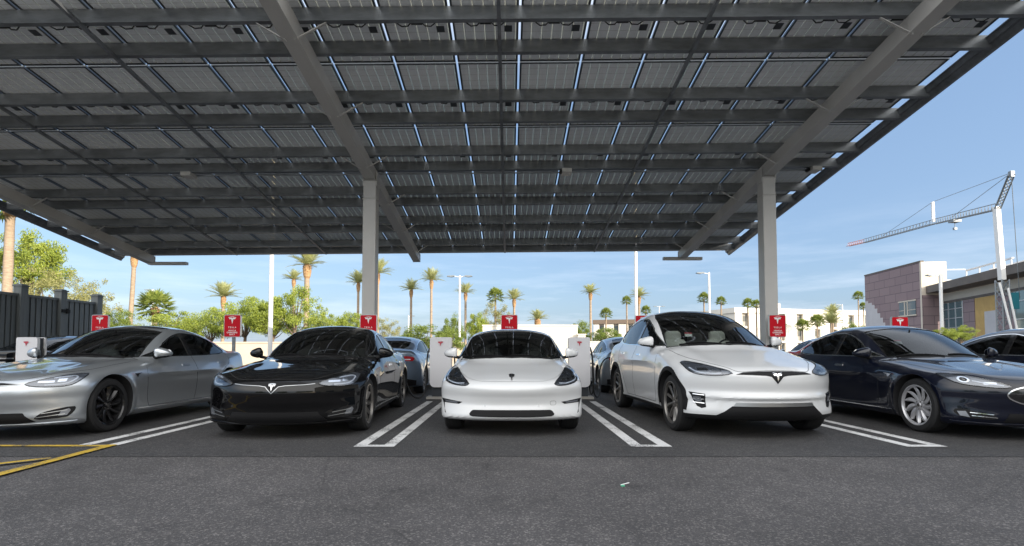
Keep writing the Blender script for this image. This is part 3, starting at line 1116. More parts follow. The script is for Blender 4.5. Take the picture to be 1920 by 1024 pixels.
def field(s, X, Y, Z):
    ax = np.abs(X)
    w = s.w(Y)
    side = ax - w * s.tum(Z)
    for yc in (s.fa, s.ra):
        d = np.sqrt((Y - yc) ** 2 + (Z - s.rw) ** 2)
        side = side - s.bulge * gauss(d - s.arch - .02, .075)
    side = side + .014 * gauss(Z - .40, .16) * gauss(Y - (s.fa + s.ra) / 2, .95)
    fw = np.clip(1 - (Y - 1.2) / 1.2, 0, 1)
    H = s.hood(Y) - s.crown * (ax / .85) ** 2 * (0.6 + 0.4 * fw) + .022 * gauss(ax - .66, .13) * fw * np.clip(Y / .6, 0, 1)
    top = Z - H
    yn = s.nose(Z) + s.nosek * (ax / .95) ** s.nosep * (1.0 - .35 * np.clip((.5 - Z) / .4, 0, 1))
    front = (yn - Y) * .9
    yt = s.L - s.tail(Z) - s.tailk * (ax / .95) ** 2.6
    rear = (Y - yt) * .9
    bot = s.zb - Z
    low = smax(side, top, .10)
    low = smax(low, front, .07)
    low = smax(low, rear, .08)
    low = smax(low, bot, .04)
    wf = np.clip((2.9 - Y) / 1.0, 0, 1)
    wr = np.clip((Y - 2.9) / 1.0, 0, 1)
    ye = Y - s.wsk * X * X * wf + .22 * X * X * wr
    rt = s.roof(ye) - .085 * (ax / .65) ** 2.4
    gs = ax - (s.gw(Y) - s.tumg * (Z - s.belt) - .10 * np.clip(Z - s.belt - .12, 0, 1) ** 1.5)
    gr = smax((Z - rt) * .9, gs, .10)
    gr = smax(gr, (s.belt - .25) - Z, .03)
    gr = smax(gr, Y - (yt - .06), .05)
    return smin(low, gr, .045)


def body_surface(s, nu=300, nv=168, nc=46):
    """march rays from a line inside the body out to the zero level of the field"""
    zc = .48 if s.rw < .37 else .56
    ya, yb = .62, s.L - .70
    stations = []
    for i in range(nc):
        a = math.pi / 2 * (1 - i / nc)
        stations.append((ya, -a))
    n_mid = nu - 2 * nc
    for i in range(n_mid + 1):
        stations.append((ya + (yb - ya) * i / n_mid, 0.0))
    for i in range(1, nc + 1):
        stations.append((yb, math.pi / 2 * i / nc))
    st = np.array(stations)
    ph = np.linspace(0, 2 * np.pi, nv, endpoint=False)
    A, PHI = np.meshgrid(st[:, 1], ph, indexing='ij')
    Y0 = np.repeat(st[:, 0:1], nv, axis=1)
    dx, dy, dz = np.cos(A) * np.sin(PHI), np.sin(A), np.cos(A) * np.cos(PHI)
    # march
    tlo = np.zeros_like(A)
    thi = np.full_like(A, 3.0)
    T = np.linspace(0.05, 2.2, 110)
    found = np.zeros_like(A, bool)
    prev = np.zeros_like(A)
    for t in T:
        v = field(s, dx * t, Y0 + dy * t, zc + dz * t)
        new = (v > 0) & ~found
        thi[new] = t
        tlo[new] = prev[new]
        found |= new
        prev = np.where(found, prev, t)
    for _ in range(26):
        tm = (tlo + thi) / 2
        v = field(s, dx * tm, Y0 + dy * tm, zc + dz * tm)
        pos = v > 0
        thi = np.where(pos, tm, thi)
        tlo = np.where(pos, tlo, tm)
    t = (tlo + thi) / 2
    P = np.stack([dx * t, Y0 + dy * t, zc + dz * t], -1)
    n = P.shape[0]
    vs = [tuple(P[0].mean(0))]
    rows = []
    for i in range(1, n - 1):
        rows.append(len(vs))
        vs += [tuple(p) for p in P[i]]
    vs.append(tuple(P[-1].mean(0)))
    last = len(vs) - 1
    fs = []
    for k in range(nv):
        k2 = (k + 1) % nv
        fs.append((0, rows[0] + k2, rows[0] + k))
        fs.append((last, rows[-1] + k, rows[-1] + k2))
    for a, b in zip(rows[:-1], rows[1:]):
        for k in range(nv):
            k2 = (k + 1) % nv
            fs.append((a + k, a + k2, b + k2, b + k))
    return vs, fs


def resample(poly, step, closed=True):
    out = []
    n = len(poly)
    for i in range(n if closed else n - 1):
        a, b = Vector(poly[i]), Vector(poly[(i + 1) % n])
        m = max(1, int((b - a).length / step))
        for k in range(m):
            out.append(tuple(a.lerp(b, k / m)))
    if not closed:
        out.append(tuple(poly[-1]))
    return out


def smooth_path(pts, closed=True, keep=(), it=2):
    """corner cutting that leaves the points whose index is in keep"""
    P = [(tuple(p), i in keep) for i, p in enumerate(pts)]
    for _ in range(it):
        Q = []
        n = len(P)
        for i in range(n):
            (p, kp) = P[i]
            if not closed and i in (0, n - 1):
                Q.append((p, kp))
                continue
            if kp:
                Q.append((p, True))
                continue
            a, c = P[(i - 1) % n][0], P[(i + 1) % n][0]
            Q.append(((p[0] * .75 + a[0] * .25, p[1] * .75 + a[1] * .25), False))
            Q.append(((p[0] * .75 + c[0] * .25, p[1] * .75 + c[1] * .25), False))
        P = Q
    return [p for p, _ in P]


class Proj:
    def __init__(self, bvh):
        self.b = bvh

    def hit(self, u, v, mode):
        if mode == 'front':
            o, d = Vector((u, -1, v)), Vector((0, 1, 0))
        elif mode == 'rear':
            o, d = Vector((u, 7, v)), Vector((0, -1, 0))
        elif mode == 'top':
            o, d = Vector((u, v, 3)), Vector((0, 0, -1))
        elif mode == 'right':
            o, d = Vector((2, u, v)), Vector((-1, 0, 0))
        else:
            o, d = Vector((-2, u, v)), Vector((1, 0, 0))
        loc, nrm, idx, dist = self.b.ray_cast(o, d)
        if loc is None:
            q = o + d * 1.2
            loc, nrm, idx, dist = self.b.find_nearest(q)
        if nrm.dot(d) > 0:
            nrm = -nrm
        return loc, nrm

    def patch(self, b, poly, mode, off=.003, thick=.012, grid=.035, mi=0, solid=True):
        pts = resample(poly, grid)
        xs = [p[0] for p in poly]
        ys = [p[1] for p in poly]
        inner = []
        nx = int((max(xs) - min(xs)) / grid)
        ny = int((max(ys) - min(ys)) / grid)
        for i in range(1, nx + 1):
            for j in range(1, ny + 1):
                x, y = min(xs) + i * grid * .999 + .0007, min(ys) + j * grid * .999 + .0007
                ins = False
                dmin = 9
                for k in range(len(poly)):
                    (x1, y1), (x2, y2) = poly[k], poly[(k + 1) % len(poly)]
                    if (y1 > y) != (y2 > y) and x < (x2 - x1) * (y - y1) / (y2 - y1) + x1:
                        ins = not ins
                    ex, ey = x2 - x1, y2 - y1
                    tt = max(0, min(1, ((x - x1) * ex + (y - y1) * ey) / (ex * ex + ey * ey + 1e-12)))
                    dmin = min(dmin, math.hypot(x - x1 - ex * tt, y - y1 - ey * tt))
                if ins and dmin > grid * .35:
                    inner.append((x, y))
        n = len(pts)
        r_ = delaunay_2d_cdt([Vector(p) for p in pts + inner], [(i, (i + 1) % n) for i in range(n)], [], 1, 1e-6)
        top, bot = [], []
        for v in r_[0]:
            loc, nrm = self.hit(v[0], v[1], mode)
            top.append(loc + nrm * off)
            bot.append(loc + nrm * (off - thick))
        fs = [tuple(f) for f in r_[2]]
        flip = 0
        for f in fs[:5]:
            a, c, d = [top[i] for i in f[:3]]
            nn = (c - a).cross(d - a)
            ref = self.hit(*[sum(r_[0][i][q] for i in f[:3]) / 3 for q in (0, 1)], mode)[1]
            flip += 1 if nn.dot(ref) < 0 else -1
        if flip > 0:
            fs = [f[::-1] for f in fs]
        b.add(top, fs, mi)
        if solid:
            # rim
            from collections import Counter
            ec = Counter()
            dire = {}
            for f in fs:
                for i in range(len(f)):
                    e = (f[i], f[(i + 1) % len(f)])
                    ec[tuple(sorted(e))] += 1
                    dire[tuple(sorted(e))] = e
            vs, qs = [], []
            for e, c in ec.items():
                if c == 1:
                    a, d = dire[e]
                    k = len(vs)
                    vs += [top[a], top[d], bot[d], bot[a]]
                    qs.append((k + 1, k, k + 3, k + 2))
            b.add(vs, qs, mi)
        return b

    def ribbon(self, b, path, mode, w, off=.002, mi=0, closed=False, step=.03, raised=.004):
        pts = resample(path, step, closed)
        n = len(pts)
        A, Bv, C, D = [], [], [], []
        for i in range(n):
            p = Vector(pts[i])
            q0 = Vector(pts[(i - 1) % n] if closed or i > 0 else pts[i])
            q1 = Vector(pts[(i + 1) % n] if closed or i < n - 1 else pts[i])
            d = (q1 - q0).normalized()
            loc, nrm = self.hit(p.x, p.y, mode)
            l0, _ = self.hit(q0.x, q0.y, mode)
            l1, _ = self.hit(q1.x, q1.y, mode)
            t = (l1 - l0)
            if t.length < 1e-6:
                t = Vector((0, 0, 1))
            s_ = t.normalized().cross(nrm).normalized() * w / 2
            A.append(loc + s_ + nrm * off)
            Bv.append(loc - s_ + nrm * off)
            C.append(loc + s_ * 1.2 - nrm * raised)
            D.append(loc - s_ * 1.2 - nrm * raised)
        vs = A + Bv + C + D
        fs = []
        for i in range(n if closed else n - 1):
            j = (i + 1) % n
            fs += [(i, j, n + j, n + i), (2 * n + i, 2 * n + j, j, i), (n + i, n + j, 3 * n + j, 3 * n + i)]
        b.add(vs, fs, mi)
        return b


def apply_bool(obj, cutters):
    for c in cutters:
        md = obj.modifiers.new('cut', 'BOOLEAN')
        md.operation = 'DIFFERENCE'
        md.solver = 'MANIFOLD'
        md.object = c
        dg = bpy.context.evaluated_depsgraph_get()
        me = bpy.data.meshes.new_from_object(obj.evaluated_get(dg))
        if len(me.polygons) < 1000:
            md.solver = 'EXACT'
            dg = bpy.context.evaluated_depsgraph_get()
            me = bpy.data.meshes.new_from_object(obj.evaluated_get(dg))
            print('fallback exact', len(me.polygons))
        obj.modifiers.clear()
        obj.data = me
    for c in cutters:
        bpy.data.objects.remove(c)


CACHE = {}


def body_for(kind):
    if kind in CACHE:
        return CACHE[kind]
    s = {'sedan': spec_sedan, 'compact': spec_compact, 'suv': spec_suv}[kind]()
    vs, fs = body_surface(s)
    bvh = BVHTree.FromPolygons(vs, fs)
    b = MB()
    b.add(vs, fs, 0)
    me = b.mesh('body', [M['paint_white'], M['interior'], M['plastic']], None, True)
    ob = link('body', me)

    def cutter(build):
        c = MB()
        build(c)
        return c.build('cutter', [M['paint_white'], M['interior'], M['plastic']], None, None, True)

    def set1(c):
        c.m = [1] * len(c.m)
    cs = []

    def arches(c):
        for yc in (s.fa, s.ra):
            for sg_ in (-1, 1):
                n = 56
                ring = [(math.cos(2 * math.pi * k / n), math.sin(2 * math.pi * k / n)) for k in range(n)]
                a, e = (sg_ * .60, sg_ * 1.3)
                vs_ = [(a, yc + s.arch * q[0], s.rw + s.arch * q[1]) for q in ring] + [(e, yc + s.arch * q[0], s.rw + s.arch * q[1]) for q in ring]
                fs_ = [tuple(range(n)), tuple(range(2 * n - 1, n - 1, -1))] + [(i, i + n, (i + 1) % n + n, (i + 1) % n) for i in range(n)]
                c.add(vs_, fs_, 1)
        set1(c)
    cs.append(cutter(arches))
    zt = s.belt - .02
    cs.append(cutter(lambda c: (c.prism(s.ws, lambda u, v, t: (u, v, t), zt, 2.2, 1))))
    cs.append(cutter(lambda c: (c.prism(s.rg, lambda u, v, t: (u, v, t), zt + .03, 2.2, 1))))
    for poly in s.sw:
        cs.append(cutter(lambda c, poly=poly: c.prism(smooth_path(poly, True, (0, 1, len(poly) - 1, len(poly) - 2) if poly is s.sw[0] else (0, 1), 1), lambda u, v, t: (t, u, v), -1.4, 1.4, 1)))
    y0, y1, zf = s.cabin
    cs.append(cutter(lambda c: c.box((-.64, y0, zf), (.64, y1, s.belt + .10), 1)))
    apply_bool(ob, cs)
    me = ob.data
    me.polygons.foreach_set('use_smooth', [True] * len(me.polygons))
    me.set_sharp_from_angle(angle=R(32))
    bpy.data.objects.remove(ob)
    if kind == 'suv':
        # unpainted lower body all round
        bm = bmesh.new()
        bm.from_mesh(me)
        bmesh.ops.bisect_plane(bm, geom=bm.verts[:] + bm.edges[:] + bm.faces[:], plane_co=(0, 0, .285), plane_no=(0, 0, 1))
        for f in bm.faces:
            if f.material_index == 0 and f.calc_center_median().z < .285:
                f.material_index = 2
        bm.to_mesh(me)
        bm.free()
    CACHE[kind] = (s, me, Proj(bvh))
    return CACHE[kind]


RIMS = {}


def wheel_meshes(rw, style):
    key = (rw, style)
    if key in RIMS:
        return RIMS[key]
    b = MB()
    rr = rw * .765           # rim radius
    prof = [(rr - .01, -.115), (rr + .012, -.122), (rw - .03, -.118), (rw - .006, -.095), (rw, -.06), (rw, .06), (rw - .006, .095), (rw - .03, .118), (rr + .012, .122), (rr - .01, .115)]
    b.lathe(prof, 48, 0, closed=True)
    for g_ in (-.045, 0, .045):
        b.lathe([(rw + .0012, g_ - .004), (rw + .0012, g_ + .004)], 48, 1)
    ty = b.mesh('tyre', [M['tyre'], M['gap']], 35)
    b = MB()
    # barrel and outer lip (outer face towards +x)
    b.lathe([(rr - .004, -.11), (rr - .02, -.10), (rr - .045, .02), (rr - .03, .098), (rr + .003, .108), (rr + .006, .116), (rr - .012, .118), (rr - .022, .10)], 48, 0)
    b.lathe([(rr - .010, -.105), (rr - .024, -.095), (rr - .049, .02), (rr - .036, .090)], 48, 2)
    b.lathe([(0.0001, .02), (.16, .02), (.165, .0), (.0001, .0)], 40, 1)           # brake disc
    b.lathe([(0.0001, .083), (.030, .083), (.036, .076), (.068, .072), (.075, .04)], 28, 0)
    n = {'turbine': 11, 'star': 10, 'twin': 10, 'arach': 10}[style]
    tw = {'turbine': .55, 'star': .0, 'twin': .12, 'arach': .22}[style]
    for k in range(n):
        a0 = 2 * math.pi * k / n
        m_ = 7
        vs = []
        for i in range(m_):
            t = i / (m_ - 1)
            rad = .05 + (rr - .062) * t
            ang = a0 + tw * t * t * .6
            wid = {'turbine': .015 + .019 * math.sin(math.pi * min(1, t * 1.05)) ** .8, 'star': .024 + .010 * t, 'twin': .017 + .016 * t, 'arach': .020 + .018 * t}[style]
            dep = .070 + .024 * t
            ca, sa = math.cos(ang), math.sin(ang)
            for e, dd in ((-1, -.012), (-.35, 0), (.35, 0), (1, -.030)):
                vs.append((dep + dd, rad * ca - e * wid / 1 * sa, rad * sa + e * wid / 1 * ca))
            vs.append((dep - .04, rad * ca, rad * sa))
        fs = []
        for i in range(m_ - 1):
            for q in range(5):
                a, c = i * 5 + q, i * 5 + (q + 1) % 5
                fs.append((a, c, c + 5, a + 5))
        b.add(vs, fs, 0)
    for k in range(5):
        a = 2 * math.pi * k / 5
        b.lathe([(.0001, .0), (.009, .0), (.009, -.02)], 8, 1, c=(.079, .052 * math.cos(a), .052 * math.sin(a)))
    b.lathe([(.0001, .088), (.022, .087), (.024, .080)], 20, 1)
    key2 = {'turbine': 'rim_silver', 'star': 'rim_silver', 'twin': 'rim_gray', 'arach': 'rim_black'}[style]
    rm = b.mesh('rim', [M[key2], M['rim_gray'], M['plastic']], 40, False)
    RIMS[key] = (ty, rm)
    return RIMS[key]


def mirror_part(s, car, side, paint, chrome=False):
    x, y, z = s.mirror
    b = MB()
    n, m_ = 18, 14
    W, D, Hh = .108, .075, .072
    vs = []
    for i in range(m_ + 1):
        th = math.pi * i / m_
        for k in range(n):
            ph = 2 * math.pi * k / n
            cx_, cy_, cz_ = math.sin(th) * math.cos(ph), -math.cos(th), math.sin(th) * math.sin(ph)
            # superellipse section, flat at the back, wider outboard
            ex = math.copysign(abs(cx_) ** .75, cx_)
            ez = math.copysign(abs(cz_) ** .75, cz_)
            yy = cy_ * D if cy_ < 0 else cy_ * D * .35
            zz = ez * Hh * (1.0 + .22 * ex * -1) - (.018 * ex if ez > 0 else 0)
            vs.append((x + .02 + ex * W + (0.10), y + yy + .05 * ex, z + zz + .01))
    fs = []
    for i in range(m_):
        for k in range(n):
            a, c = i * n + k, i * n + (k + 1) % n
            fs.append((a, c, c + n, a + n))
    mis = [1 if (vs[f[0]][2] < z - .035) else 0 for f in fs]
    if side < 0:
        vs = [(-a, b_, c) for a, b_, c in vs]
        fs = [f[::-1] for f in fs]
    st = len(b.f)
    b.add(vs, fs, 0)
    b.m[st:] = mis
    mo = b.build('wing_mirror', [paint, M['plastic']], car, 50)
    b = MB()
    b.tube([(side * (x - .10), y + .03, z - .075), (side * (x - .02), y + .02, z - .065), (side * (x + .06), y + .015, z - .045)], [.030, .022, .026], 10)
    b.build('mirror_arm', M['plastic'], mo, 50)
    b = MB()
    b.prism(rrect(.19, .11, .04), lambda u, v, q: (side * (x + .12) + u, q + .05 * u * side, z + .008 + v), y + .0262, y + .030)
    b.build('mirror_glass', M['chrome'], mo)


def seat_part(car, x, y, z0, m, name='seat'):
    b = MB()

    def rb(cx_, cy_, cz_, w, d, h, tilt=0):
        n = 10
        vs, fs = [], []
        rows_ = 8
        for i in range(rows_ + 1):
            t = i / rows_
            zz = h * t
            k_ = 1 - .35 * (abs(2 * t - 1)) ** 4
            for k in range(n * 2):
                a = 2 * math.pi * k / (n * 2)
                u = math.copysign(abs(math.cos(a)) ** .5, math.cos(a)) * w / 2 * k_
                v = math.copysign(abs(math.sin(a)) ** .6, math.sin(a)) * d / 2 * k_
                vs.append((cx_ + u, cy_ + v + tilt * zz, cz_ + zz))
        m2 = n * 2
        for i in range(rows_):
            for k in range(m2):
                fs.append((i * m2 + k, i * m2 + (k + 1) % m2, (i + 1) * m2 + (k + 1) % m2, (i + 1) * m2 + k))
        fs += [tuple(range(m2 - 1, -1, -1)), tuple(rows_ * m2 + k for k in range(m2))]
        b.add(vs, fs, 0)
    rb(x, y, z0 + .52, .50, .12, .56, .30)
    rb(x, y + .19, z0 + 1.02, .27, .09, .20, .15)
    rb(x, y - .24, z0 + .50, .52, .52, .16)
    return b.build(name, m, car, 50)


def build_car(kind, variant, paint, label, cat, loc, rz=0, seats='seat_black', rim='twin', group=None, glass_mat='glass_clear', handles='satin', gaps='gap', extra=None, trim='trim_black', front=True, rear=True):
    s, bm_, P = body_for(kind)
    car = thing('parked_car', label, cat, loc, rz, group)
    me = bm_.copy()
    me.materials[0] = paint
    link('body', me, car)
    lay = {}

    def part(name, fn, m, parent=car, smooth=40, label_=None):
        b = MB()
        fn(b)
        o_ = b.build(name, m, parent, smooth)
        if label_:
            o_['label'] = label_
        return o_
    # ---- glass
    part('windscreen', lambda b: P.patch(b, s.ws, 'top', -.006, .003, .05, solid=False), M[glass_mat])
    part('rear_window', lambda b: P.patch(b, s.rg, 'top', -.006, .003, .06, solid=False), M['glass_clear'])
    part('roof_glass', lambda b: P.patch(b, smooth_path(s.roofg, True, (), 2), 'top', .002, .01, .06), M['glass_roof'])
    for md in ('right', 'left'):
        for q, poly in enumerate(s.sw):
            g_ = smooth_path(poly, True, (0, 1, len(poly) - 1, len(poly) - 2) if q == 0 else (0, 1), 1)
            w_ = part('side_window', lambda b: P.patch(b, g_, md, -.006, .003, .06, solid=False), M['glass_tint'])
        # pillar trim between the doors
        c0 = s.sw[0][-1][0]
        z0, z1 = s.sw[0][-1][1], s.sw[0][-2][1]
        part('pillar_trim', lambda b: P.patch(b, [(c0 - .012, z0 - .002), (c0 + .092, z0), (c0 + .092, z1 + .012), (c0 - .012, z1 + .006)], md, .002, .01, .05), M['trim_black'])
        # window surround
        path = [s.sw[0][0]] + s.sw[0][1:-1] + s.sw[1][1:] + [s.sw[0][-1]]
        outl = smooth_path(path, True, (0,), 2)
        cxm = sum(p[0] for p in outl) / len(outl)
        czm = sum(p[1] for p in outl) / len(outl)
        outl = [(p[0] + .008 * (1 if p[0] > cxm else -1), p[1] + .006 * (1 if p[1] > czm else -1)) for p in outl]
        part('window_trim', lambda b: P.ribbon(b, outl, md, .016, .004, closed=True, step=.05), M[trim])
        # door seams
        d0, d1, d2 = s.door_x
        zb = s.zb + .10

        def seams(b):
            bl = s.belt
            P.ribbon(b, smooth_path([(d0 + .10, bl + .0), (d0 + .04, bl - .12), (d0 + .02, bl - .3), (d0 + .06, zb + .1), (d0 + .12, zb)], False), md, .006, .0012)
            P.ribbon(b, smooth_path([(d1 - .04, bl + .03), (d1 - .02, bl - .15), (d1 + .02, zb + .15), (d1 - .02, zb)], False), md, .006, .0012)
            P.ribbon(b, smooth_path([(d2 + .18, bl + .06), (d2 + .10, bl - .12), (d2 - .18, s.rw + .40), (d2 - .36, s.rw + .16), (d2 - .44, zb + .05), (d2 - .5, zb)], False), md, .006, .0012)
            P.ribbon(b, [(d0 + .12, zb), (d2 - .5, zb)], md, .006, .0012)
        part('door_seam', seams, M[gaps])
        for yh in (d1 - .30, d2 - .18):
            zh = s.belt - .13 + (.02 if yh > d1 else 0)
            part('door_handle', lambda b: P.patch(b, [(yh - .11, zh - .013), (yh + .09, zh - .009), (yh + .11, zh + .006), (yh + .09, zh + .018), (yh - .10, zh + .015)], md, .006, .014, .04), M[handles])
        # rocker / cladding
        if kind == 'suv':
            for yc in (s.fa, s.ra):
                r0, r1 = s.arch - .002, s.arch + .052
                an = list(range(-6, 187, 6))
                part('wheel_arch_cladding', lambda b: P.patch(b, [(yc + r1 * math.cos(R(a)), s.rw + r1 * math.sin(R(a))) for a in an] + [(yc + r0 * math.cos(R(a)), s.rw + r0 * math.sin(R(a))) for a in reversed(an)], md, .008, .016, .025), M['plastic'])
        else:
            part('sill_trim', lambda b: P.ribbon(b, [(s.fa + s.arch + .06, s.zb + .085), (s.ra - s.arch - .06, s.zb + .085)], md, .012, .004), M['chrome'] if kind == 'sedan' else M['plastic'])
        # repeater badge behind the front wheel
        if kind == 'sedan':
            yb_, zb_ = s.fa + s.arch + .10, .725
            part('side_repeater', lambda b: P.patch(b, [(yb_ - .07, zb_ + .022), (yb_ + .10, zb_ + .03), (yb_ + .02, zb_ + .008), (yb_ - .01, zb_ - .03), (yb_ - .04, zb_ + .002)], md, .004, .01, .04), M['trim_black'] if paint is not M['paint_navy'] else M['chrome'])
    # windscreen black surround + wipers
    part('windscreen_surround', lambda b: P.ribbon(b, s.ws, 'top', .018, .0025, closed=True, step=.05), M['trim_black'])
    part('cowl', lambda b: P.ribbon(b, s.ws[0:5], 'top', .055, .003, step=.05), M['plastic'])

    def wip(b):
        for x0, y0, x1, y1 in ((-.10, s.ws[2][1] + .01, -.62, s.ws[0][1] + .06), (.45, s.ws[3][1] + .07, -.02, s.ws[2][1] + .05)):
            P.ribbon(b, [(x0, y0), (x1, y1)], 'top', .014, .016)
    part('wiper', wip, M['plastic'])
    # hood seam
    w0 = s.hood_seam = None
    # ---- wheels
    for (sd, yc) in ((1, s.fa), (-1, s.fa), (1, s.ra), (-1, s.ra)):
        ty, rm = wheel_meshes(s.rw, rim)
        w_ = link('wheel', None, car)
        w_.location = (sd * (float(s.w(np.array(yc))) - .155 + (.01 if kind != 'compact' else 0)), yc, s.rw)
        w_.rotation_euler = (R(random.uniform(0, 60)), 0, 0) if sd > 0 else (R(random.uniform(0, 60)), 0, math.pi)
        link('tyre', ty, w_)
        link('rim', rm, w_)
    for sd in (-1, 1):
        mirror_part(s, car, sd, paint)
    # ---- cabin
    zs = s.seat_z
    for xx in (-.37, .37):
        seat_part(car, xx, s.seat_y[0], zs - .0, M[seats])
        seat_part(car, xx, s.seat_y[1], zs + .0, M[seats], 'rear_seat')
    b = MB()
    yd = s.cabin[0]
    b.prism([(-.05, s.belt - .05), (.02, s.belt - .005), (.16, s.belt + .0), (.26, s.belt - .07), (.28, s.belt - .3), (-.05, s.belt - .3)], lambda u, v, t: (t, yd + u, v), -.635, .635)
    b.prism([(.02, s.belt + .03), (.035, s.belt + .0), (.03, s.belt - .18), (.01, s.belt - .18)], lambda u, v, t: (t, yd + .22 + u, v), -.13, .13)
    b.build('dashboard', M['interior'], car)
    b = MB()
    ring = []
    for k in range(25):
        a = 2 * math.pi * k / 24
        ring.append((.37 + .18 * math.cos(a), yd + .42 + .05 * math.sin(a), s.belt - .06 + .17 * math.sin(a)))
    b.tube(ring, .014, 8)
    b.tube([(.37, yd + .25, s.belt - .09), (.37, yd + .42, s.belt - .06)], [.03, .055], 10)
    b.tube([(.20, yd + .42, s.belt - .06), (.54, yd + .42, s.belt - .06)], .016, 6)
    b.build('steering_wheel', M['plastic'], car, 50)
    b = MB()
    zr = float(s.roof(np.array(s.ws[10][1]))) - .10
    yr = s.ws[10][1] - .14
    b.prism(rrect(.23, .065, .025), lambda u, v, q: (u, q, zr - .03 + v), yr - .02, yr + .01)
    b.tube([(0, yr, zr - .03), (0, yr - .01, zr + .07)], .012, 6)
    b.build('interior_mirror', M['plastic'], car)

    EMB = {'sedan': (.612, .10), 'compact': (.722, .075), 'suv': (.765, .115)}[kind]

    def t_badge(name, z, size, m, off=.008, mode='front', x=0):
        def f_(b):
            for poly in (T_ARC, T_BODY):
                P.patch(b, [(x + u * size, z + v * size) for u, v in poly], mode, off, .008, size * .14)
        return part(name, f_, m)
    mir = lambda poly: [(-a, c) for a, c in poly]

    def lamp(poly, guide, inner_cells, dark=True, nm='headlight'):
        for sd in (1, -1):
            pl = poly if sd > 0 else mir(poly)
            pl = smooth_path(pl, True, (), 1)
            hl = part(nm, lambda b: P.patch(b, pl, 'front', .003, .010, .02), M['lamp_mid'] if dark else M['lamp_in'])
            part('lamp_seam', lambda b: P.ribbon(b, pl, 'front', .010, .006, closed=True, step=.03), M['gap'], hl)
            gd = guide if sd > 0 else mir(guide)
            part('light_guide', lambda b: P.ribbon(b, smooth_path(gd, False), 'front', .014, .011, step=.015, raised=-.004), M['lamp_white'], hl)

            def cells(b):
                for (cx_, cz_, w_, h_) in inner_cells:
                    P.patch(b, [(sd * (cx_ - w_), cz_ - h_), (sd * (cx_ + w_), cz_ - h_ * .8), (sd * (cx_ + w_), cz_ + h_), (sd * (cx_ - w_), cz_ + h_ * .8)], 'front', .010, .004, .015)
            part('reflector', cells, M['chrome'], hl)
            part('lens', lambda b: P.patch(b, pl, 'front', .016, .012, .02), M['lamp_glass'], hl)

    if kind == 'compact' and front:
        hp = [(.524, .655), (.56, .632), (.643, .628), (.786, .65), (.868, .688), (.872, .78), (.815, .850), (.745, .830), (.675, .770)]
        lamp(hp, [(.59, .655), (.68, .650), (.79, .672), (.845, .71), (.85, .77)], [(.66, .695, .028, .016), (.73, .705, .028, .016), (.80, .72, .026, .016)])
        part('lower_grille', lambda b: P.patch(b, smooth_path([(-.535, .272), (-.50, .325), (-.46, .337), (.46, .337), (.50, .325), (.535, .272), (.47, .250), (-.47, .250)], True, (), 1), 'front', .004, .01, .03), M['plastic'])
        for sd in (1, -1):
            vp = [(.905, .455), (.62, .424), (.665, .396), (.865, .405), (.852, .285), (.835, .275), (.858, .33), (.885, .41)]
            pl = vp if sd > 0 else mir(vp)
            ve = part('bumper_vent', lambda b: P.patch(b, pl, 'front', .003, .01, .02), M['plastic'])
            fl = [(.665, .423), (.70, .405), (.84, .412), (.855, .435)]
            part('fog_lamp', lambda b: P.patch(b, fl if sd > 0 else mir(fl), 'front', .008, .004, .03), M['lamp_in'], ve)
        t_badge('emblem', EMB[0], EMB[1], M['lamp_dark'], .012)
        part('hood_seam', lambda b: P.ribbon(b, smooth_path([(-.80, 1.30), (-.765, 1.0), (-.70, .70), (-.60, .38), (-.46, .17), (-.30, .10), (0, .085), (.30, .10), (.46, .17), (.60, .38), (.70, .70), (.765, 1.0), (.80, 1.30)], False), 'top', .006, .0012), M[gaps])
        part('tow_cover', lambda b: P.ribbon(b, rrect_at(.515, .415, .075, .05, .02), 'front', .003, .0012, closed=True), M['gap'])
        for xx in (-.33, .33):
            part('parking_sensor', lambda b: P.patch(b, [(xx + .014 * math.cos(2 * math.pi * k / 10), .385 + .014 * math.sin(2 * math.pi * k / 10)) for k in range(10)], 'front', .003, .004, .02), M['satin'])
    if kind == 'sedan' and front and variant == 'new':
        hp = [(.49, .672), (.56, .643), (.70, .630), (.835, .640), (.885, .685), (.905, .755), (.88, .782), (.78, .768), (.64, .728)]
        lamp(hp, [(.66, .655), (.80, .658), (.852, .70), (.862, .748), (.80, .752), (.70, .728)], [(.66, .69, .06, .012), (.77, .705, .03, .02)], dark=False)
        # chrome wing over the nose panel, dipping behind the emblem
        part('nose_trim', lambda b: P.ribbon(b, [(-.47, .668), (-.36, .657), (-.15, .648), (-.075, .636), (0, .560), (.075, .636), (.15, .648), (.36, .657), (.47, .668)], 'front', .0075, .006, step=.03), M['satin'])
        part('nose_slot', lambda b: P.patch(b, [(-.46, .672), (-.36, .664), (-.15, .655), (-.078, .640), (0, .566), (.078, .640), (.15, .655), (.36, .664), (.46, .672), (.30, .688), (0, .694), (-.30, .688)], 'front', .003, .006, .03), M['plastic'])
        t_badge('emblem', .630, .088, M['chrome'], .010)
        part('lower_grille', lambda b: P.patch(b, [(-.60, .225), (-.52, .30), (-.50, .335), (.50, .335), (.52, .30), (.60, .225), (.40, .205), (-.40, .205)], 'front', .004, .01, .03), M['plastic'])
        for sd in (1, -1):
            vp = [(.58, .245), (.63, .315), (.70, .352), (.885, .400), (.90, .36), (.87, .285), (.83, .262)]
            pl = smooth_path(vp if sd > 0 else mir(vp), True, (), 1)
            ve = part('bumper_vent', lambda b: P.patch(b, pl, 'front', .003, .01, .02), M['plastic'])
            part('chrome_blade', lambda b: (P.ribbon(b, [(sd * .61, .275), (sd * .83, .305)], 'front', .007, .010), P.ribbon(b, [(sd * .65, .318), (sd * .84, .350)], 'front', .007, .010)), M['satin'], ve)
            fl = [(.78, .285), (.845, .290), (.865, .345), (.85, .37), (.80, .345)]
